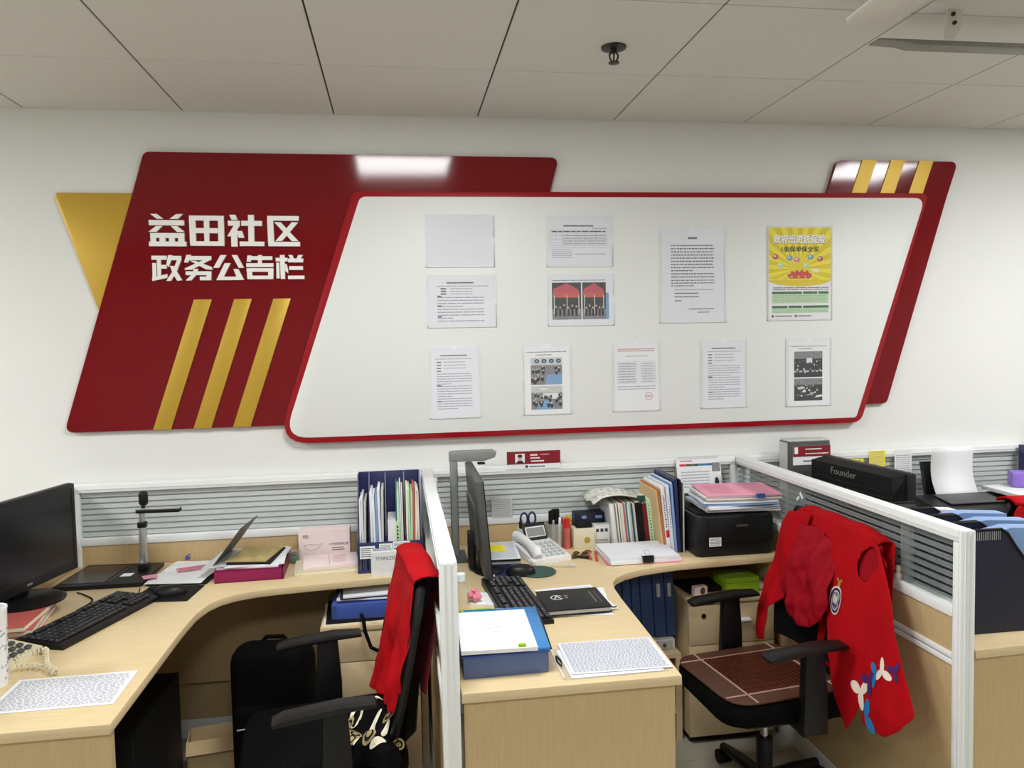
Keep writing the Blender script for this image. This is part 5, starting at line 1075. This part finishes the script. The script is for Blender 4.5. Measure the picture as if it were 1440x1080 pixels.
# clutter by the side partition
t = T('bottle', 'clear plastic bottle with white cap beside the side partition', 'bottle', (1.612, -.93, Z)); MB().lathe([(0, 0), (.026, 0), (.028, .01), (.028, .09), (.013, .115), (.013, .12), (0, .12)], n=20).build('body', 'bag', t); MB().lathe([(0, .118), (.017, .118), (.016, .14), (0, .14)], n=20).build('cap', 'wplastic', t)
tag(MB().box((0, 0, .0225), (.10, .05, .045), bev=.003).build('carton', 'green', None, (1.655, -1.015, Z), (0, 0, .05)), 'lime green carton behind the white paper stack', 'box')
t = T('bowl', 'small brown bowl with pale rim beside the lime carton', 'bowl', (1.728, -1.0, Z)); MB().lathe([(0, 0), (.022, 0), (.036, .03), (.034, .03), (.02, .005), (0, .005)], n=24).build('body', 'brown', t); MB().tube([(.0355*math.cos(a), .0355*math.sin(a), .03) for a in [2*PI*k/24 for k in range(25)]], .0018, 6).build('rim', 'card', t)
t = tag(sheet('paper_sheet', .10, .12, 'paper', None, (1.715, -.79, Z+.0005), (0, 0, math.radians(-20)), t=.006), 'white note pad in front of the edge-on monitor', 'paper')
mb = MB()
for k in range(9):
    a = k*.8; mb.box((.018*math.cos(a)*(.5+.5*(k % 2)), .018*math.sin(a), .016+.005*(k % 3)), (.026, .02, .016), rot=(a, a*.7, a), bev=.006)
tag(mb.build('crumpled_wrapper', 'rose', None, (1.665, -.805, Z+.006)), 'crumpled pink red wrapper on the note pad', 'wrapper')
t = T('box_calculator', 'small white boxed device beside the keyboard under the monitor', 'device', (1.745, -.615, Z)); MB().bx(-.02, .02, -.045, .045, 0, .022, bev=.004).build('body', 'wplastic', t); MB().bx(-.012, .012, -.03, .0, .022, .0235).build('panel', 'lgrey', t)
# sheet notes on the glass behind the monitor
def note(c, w_, h_, m, lb, seed, name='paper_note', rows=8):
    t = tag(sheet(name, w_, h_, m, None, c, FACE, t=.0006), lb, 'note'); mb = MB(); dashes(mb, -w_*.42, w_*.42, -h_*.42, h_*.42, rows, .0009, h=.35, seed=seed); mb.build('printed_text', 'inkl', t)
note((1.865, -.0315-.018, .905), .09, .092, 'lgrey', 'pale handwritten sheet stuck on the glass beside the edge-on monitor', 3)
note((3.527, -.0495, 1.028), .075, .04, 'yellow', 'narrow yellow note on the glass half hidden by the black monitor', 4, rows=3)
note((3.632, -.0510, 1.045), .080, .075, 'yellow', 'square yellow note stuck over the top rail beside the white list', 5)
note((3.765, -.0500, 1.0), .088, .165, 'paper', 'long white list stuck on the glass beside the yellow note', 6, rows=14)
# name card on the rail
t = T('name_card', 'red and white name card with small portrait propped on the rail', 'name card', (2.008, -.0515, 1.069), 0)
MB().bx(-.118, .118, -.002, 0, 0, .078).build('card', 'paper', t); MB().bx(-.118, .118, -.0026, -.002, .022, .078).build('red_field', 'card_red', t)
mb = MB(); rect(mb, -.082, -.04, .028, .068, .0030, 0); ell(mb, -.061, .05, .010, .012, .0032, 1); ell(mb, -.061, .058, .0105, .007, .0034, 2); mb.quad([(-.078, .028, .0033), (-.044, .028, .0033), (-.052, .038, .0033), (-.07, .038, .0033)], 2); mb.build('portrait_print', ['photow', 'skin', 'photok'], t, rot=FACE)
mb = MB(); dashes(mb, -.015, .02, .056, .066, 1, .003, h=.7, seed=2); dashes(mb, .028, .07, .06, .064, 1, .003, h=.6, seed=3); dashes(mb, -.015, .03, .043, .052, 1, .003, h=.6, seed=4); dashes(mb, -.012, .045, .03, .038, 1, .003, h=.7, seed=5); mb.build('printed_text', 'letter', t, rot=FACE)
mb = MB(); dashes(mb, -.02, .05, .007, .014, 1, .0024, h=.7, seed=6); ell(mb, -.032, .011, .007, .006, .0024); mb.build('printed_text', 'ink', t, rot=FACE)
# ================================================================ UNDER THE RIGHT DESK
t = T('low_stand', 'low wooden stand under the white drawer box', 'stand', (2.40, -.30, 0)); MB().bx(-.13, .13, -.13, .13, .34, .358).build('top_board', 'woodp', t); MB().bx(-.13, .13, -.13, .13, .11, .125).build('shelf', 'woodp', t)
for x_ in (-.12, .12):
    for y_ in (-.12, .12): MB().bx(x_-.012, x_+.012, y_-.012, y_+.012, 0, .34).build('leg', 'woodp', t)
tag(MB().bx(-.10, .10, -.10, .10, 0, .085, bev=.002).build('file_box', 'blue', None, (2.40, -.31, .125)), 'blue box file lying on the shelf of the low stand', 'file box')
t = T('drawer_box', 'white plastic drawer box under the standing blue files', 'drawer box', (2.405, -.27, .358), math.radians(-2)); MB().bx(-.12, .12, -.11, .11, 0, .042, bev=.003).build('body', 'wplastic', t); MB().bx(-.11, .11, -.114, -.109, .005, .037, bev=.001).build('drawer', 'lgrey', t); MB().cyl((.075, -.12, .02), (.075, -.113, .02), .007).build('knob', 'dgrey', t)
x = 2.284
for i, (wd, lab) in enumerate(((.034, 0), (.036, 0), (.036, 0), (.052, 0), (.05, 1), (.040, 1))):
    t = T('box_file', 'blue upright box file '+['next to the desk end panel', 'second from the desk end panel', 'third from the desk end panel', 'plain one beside the labelled ones', 'with spine label beside the plain ones', 'with spine label beside the drawer pedestal'][i], 'box file', (x, -.26, .40), group='upright box files with a spine label' if lab else 'plain upright blue box files', rot=(0, math.radians(-3.0), 0))
    MB().bx(.001, wd-.001, -.10, .10, .002, .262+.006*(i % 3), bev=.002).build('case', 'dblue', t); MB().bx(.004, wd-.004, -.102, -.1, .01, .25).build('spine', 'dblue', t)
    if lab: MB().bx(wd/2-.008, wd/2+.006, -.1035, -.102, .17, .225).build('spine_label', 'lgrey', t)
    x += wd+.001
t = T('tissue_box', 'lime green tissue box on the drawer pedestal', 'tissue box', (2.79, -.37, .588), math.radians(3)); MB().bx(-.072, .072, -.06, .06, 0, .062, bev=.002).build('box', 'green', t); MB().bx(-.072, .072, -.0606, -.06, .042, .0432).build('seam', 'bar_green', t); mb = MB(); ell(mb, 0, 0, .045, .012, .0624); mb.build('opening', 'mint', t)
tag(MB().box((0, 0, .010), (.16, .14, .020), bev=.003).build('magazine', 'blackm', None, (2.645, -.33, .588), (0, 0, .1)), 'dark magazine stack on the pedestal beside the lime tissue box', 'magazine')
t = T('face_print_bag', 'small printed paper bag beside the lime tissue box', 'bag', (2.607, -.435, .588), .2); MB().box((0, 0, .022), (.06, .03, .044), bev=.006).build('bag', 'pinkl', t); mb = MB(); ell(mb, .005, .025, .012, .014, .0154); mb.build('printed_mark', 'brown', t, rot=FACE)
tag(MB().box((0, 0, .015), (.04, .04, .03), rot=(.2, .3, .4), bev=.010, seg=3).build('crumpled_tissue', 'pinkl', None, (2.885, -.40, .590)), 'crumpled tissue next to the lime tissue box', 'tissue')
# ================================================================ THIRD CELL
t = T('monitor', 'black ridged back of a monitor behind the side partition', 'monitor', (3.27, -.48, Z), math.radians(5))
MB().bx(.01, .05, -.26, .26, .06, .352, bev=.008).build('housing', 'black', t); mb = MB().prism([(.01, .08), (-.05, .13), (-.05, .338), (.01, .35)], -.25, .25, 'y', bev=.006); mb.build('rear_cover', 'blackm', t)
for k in range(7): MB().box((-.0505, 0, .15+.021*k), (.004, .44, .007), bev=.001, seg=1).build('ridge', 'black', t)
for k in range(9): MB().box((.015-.0068*k, -.2525, .215), (.0026, .004, .24-.014*k), bev=0).build('side_ridge', 'black', t)
text('Founder', .040, 'brand_lettering', 'grey', t, (-.0535, .03, .312), (PI/2, 0, -PI/2), depth=.0004, width=.16)
MB().bx(-.02, .02, -.05, .05, .01, .15).build('neck', 'black', t); MB().bx(-.10, .12, -.12, .12, 0, .014, bev=.004).build('base', 'black', t)
t = T('document_case', 'grey case with a red and white card behind the black monitor', 'case', (3.235, -.135, Z), math.radians(0))
MB().bx(-.10, .10, -.02, .06, 0, .405, bev=.004).build('case', 'dgrey', t); MB().bx(-.101, -.097, -.015, .058, .01, .40).build('side_panel', 'lgrey', t); MB().bx(-.098, .098, -.02, .058, .4045, .412, bev=.002).build('lid_sheet', 'lgrey', t); o = MB().bx(-.078, .10, -.0225, -.0205, .30, .385).build('card', 'paper', t)
MB().bx(-.078, .10, -.0232, -.0225, .337, .385).build('red_field', 'card_red', o); mb = MB(); dashes(mb, -.02, .06, .365, .375, 1, .0236, h=.5, seed=3); dashes(mb, -.02, .09, .345, .355, 1, .0236, h=.4, seed=4); rect(mb, -.072, -.055, .35, .38, .0236); mb.build('printed_text', 'letter', o, rot=FACE); mb = MB(); dashes(mb, -.03, .05, .312, .322, 1, .0229, h=.6, seed=5); mb.build('printed_text', 'ink', o, rot=FACE)
t = T('printer', 'black inkjet printer with a white sheet upright in its feeder', 'printer', (3.93, -.25, Z)); MB().prism([(-.14, 0), (.15, 0), (.15, .12), (.06, .145), (-.12, .115), (-.14, .09)], -.21, .21, 'x', bev=.008).build('body', 'black', t); MB().box((0, -.02, .137), (.26, .12, .006), rot=(math.radians(8.5), 0, 0), bev=.002).build('control_panel', 'dgrey', t)
MB().box((0, .12, .20), (.25, .008, .17), rot=(math.radians(-14), 0, 0), bev=.003).build('paper_support', 'black', t)
mb = MB(); n = 10; prev = None
for k in range(n+1):
    u = k/n; z_ = .135+.215*u; y_ = .045+.055*u+.018*math.sin(u*PI*1.3)
    cur = ((-.105+.0*u, y_, z_), (.105, y_, z_))
    if prev: mb.quad([prev[0], prev[1], cur[1], cur[0]])
    prev = cur
bmesh.ops.remove_doubles(mb.bm, verts=mb.bm.verts[:], dist=.0005); tag(mb.build('paper_sheet', 'paper', None, (3.93, -.25, Z), solid=.001), 'white sheet standing upright in the inkjet printer', 'paper')
tag(MB().bx(-.09, .09, -.15, .13, 0, .152, bev=.004).build('scanner_box', 'dgrey', None, (4.245, -.27, Z)), 'dark box under the white board beside the inkjet printer', 'box')
tag(MB().bx(-.15, .125, -.16, .10, 0, .018, bev=.003).build('white_board', 'wplastic', None, (4.225, -.27, Z+.152), (0, 0, -.05)), 'white flat board under the purple tissue box', 'board')
t = T('tissue_box', 'purple printed tissue pack on the white flat board', 'tissue box', (4.26, -.25, Z+.170), math.radians(-30)); MB().bx(-.085, .085, -.05, .05, 0, .068, bev=.008).build('pack', 'purple', t); MB().bx(.0855, .0865, -.04, .04, .01, .06).build('end_label', 'paper', t); mb = MB(); ell(mb, -.02, .04, .015, .02, .0506, 0); ell(mb, .03, .03, .03, .012, .0506, 1); mb.build('printed_mark', ['blue', 'pinkl'], t, rot=FACE)
tag(MB().bx(-.02, .02, -.09, .05, 0, .335, bev=.002).build('box_file', 'navy', None, (4.375, -.115, Z)), 'tall navy box file at the far end of the glass partition', 'box file')
# mesh magazine files
proto = None
specs = [(-1.335, 'navyd', 'lblue', 0), (-1.235, 'navyd', 'lblue', 0), (-1.135, 'navyd', 'lblue', 0), (-1.035, 'dgrey', 'paper', 1)]
for i, (y, m, inner, odd) in enumerate(specs):
    lb = ['navy mesh magazine file with sloping side at the desk end', 'navy mesh magazine file, second from the desk end', 'navy mesh magazine file between the navy and the grey one', 'dark grey mesh magazine file with white papers'][i]
    t = T('magazine_file', lb, 'magazine file', (3.03, y, Z), group='mesh magazine files in a row')
    prof = [(0, 0), (.33, 0), (.33, .12), (.28, .135), (.21, .19), (.16, .255), (.135, .292), (.115, .305), (.02, .305), (0, .29)]
    for s_ in (-.043, .041): MB().prism(prof, s_, s_+.002, 'y').build('side_panel', m, t)
    MB().bx(0, .002, -.041, .041, 0, .29).build('back_panel', m, t); MB().bx(0, .33, -.041, .041, 0, .002).build('floor_panel', m, t); MB().bx(.328, .33, -.041, .041, 0, .12).build('front_panel', m, t)
    for s_ in (-.043, .043): MB().tube([(x_, s_, z_) for x_, z_ in prof[2:]], .0045, 6).build('rim', 'blackm', t)
    mb = MB()
    for k in range(16):
        mb.bx(.02+.006*k, .0212+.006*k, -.0442, -.0432, .275, .300)
    mb.build('mesh_weave', 'lgrey', t)
    if not odd:
        f = T('folder', 'light blue folder in the '+['navy mesh file at the desk end', 'second navy mesh file', 'navy mesh file beside the grey one'][i], 'folder', (3.035, y, Z+.002), group='light blue folders in mesh files'); MB().prism([(.01, 0), (.315, 0), (.315, .29), (.16, .30), (.01, .27)], -.025, .025, 'y').build('cover', inner, f)
    else:
        f = T('booklet', 'white booklet in the dark grey mesh file', 'book', (3.035, y, Z+.002)); MB().prism([(.01, 0), (.22, 0), (.22, .285), (.15, .29), (.01, .26)], -.02, .02, 'y').build('pages', inner, f)
# stickers and trinket on the side glass
t = tag(MB().box((0, 0, 0), (.0015, .03, .012), rot=(.8, 0, 0)).build('sticker', 'letter', None, (2.9535, -.60, 1.01)), 'small white butterfly sticker on the striped glass', 'sticker')
mb = MB(); mb.box((0, 0, 0), (.0015, .024, .010), rot=(-.7, 0, 0)); tag(mb.build('sticker', 'letter', None, (2.9535, -.575, .995)), 'small white slanted sticker on the striped glass', 'sticker')
t = T('figurine', 'tiny white pearl figurine on the middle rail of the striped partition', 'figurine', (2.952, -1.19, .864)); MB().lathe([(0, 0), (.010, 0), (.012, .012), (.006, .024), (0, .024)], n=14).build('body', 'pinkl', t); MB().lathe([(0, .022), (.007, .026), (.009, .034), (.006, .043), (0, .045)], n=14).build('head', 'ivory', t)
# ================================================================ CEILING FITTINGS
t = T('fire_sprinkler', 'dark bronze pendant fire sprinkler under the ceiling tile', 'sprinkler', (2.165, -.837, CEIL), 0)
MB().lathe([(0, 0), (.042, 0), (.040, -.006), (.02, -.009), (0, -.009)], n=28).build('escutcheon', 'iron', t); MB().cyl((0, 0, -.008), (0, 0, -.02), .010, n=14).build('body', 'iron', t)
for s_ in (-1, 1): MB().tube([(.009*s_, 0, -.018), (.015*s_, 0, -.028), (.012*s_, 0, -.040), (.003*s_, 0, -.05)], .003, 6).build('frame_arm', 'iron', t)
MB().cyl((0, 0, -.018), (0, 0, -.046), .003, n=8).build('bulb', 'iron', t); MB().lathe([(0, -.05), (.018, -.05), (.018, -.053), (0, -.055)], n=20).build('deflector', 'iron', t)
t = T('hanging_bar', 'grey steel bar hung under the ceiling by a bolted bracket', 'bar', (3.35, -1.19, CEIL)); MB().prism([(-.48, -.085), (.9, -.085), (.9, -.100), (-.36, -.100), (-.40, -.092), (-.48, -.089)], -.015, .04, 'y', bev=.002).build('channel', 'steelg', t)
b = MB().prism([(-.275, -.085), (-.245, -.085), (-.225, -.045), (-.225, 0), (-.27, 0), (-.275, -.04)], -.03, -.022, 'y').build('bracket', 'tubew', t)
for x_, z_ in ((-.25, -.04), (-.255, -.015)): MB().cyl((x_, -.036, z_), (x_, -.028, z_), .006, n=10).build('bolt', 'iron', b)
t = T('plastic_board', 'white plastic board hanging under the ceiling beside the steel bar', 'board', (2.775, -1.55, CEIL-.075), math.radians(-3))
MB().bx(-.07, .07, -.35, .27, -.005, .005, bev=.003).build('board', 'tubew', t); MB().bx(.0, .008, -.35, .20, .005, .02).build('rib', 'tubew', t); MB().bx(-.07, -.066, -.35, .27, .004, .012).build('bright_edge', 'alu', t)
for y_ in (-.25, .1): MB().cyl((0.03, y_, .004), (0.03, y_, .075), .004, n=8).build('hanger', 'steelg', t)
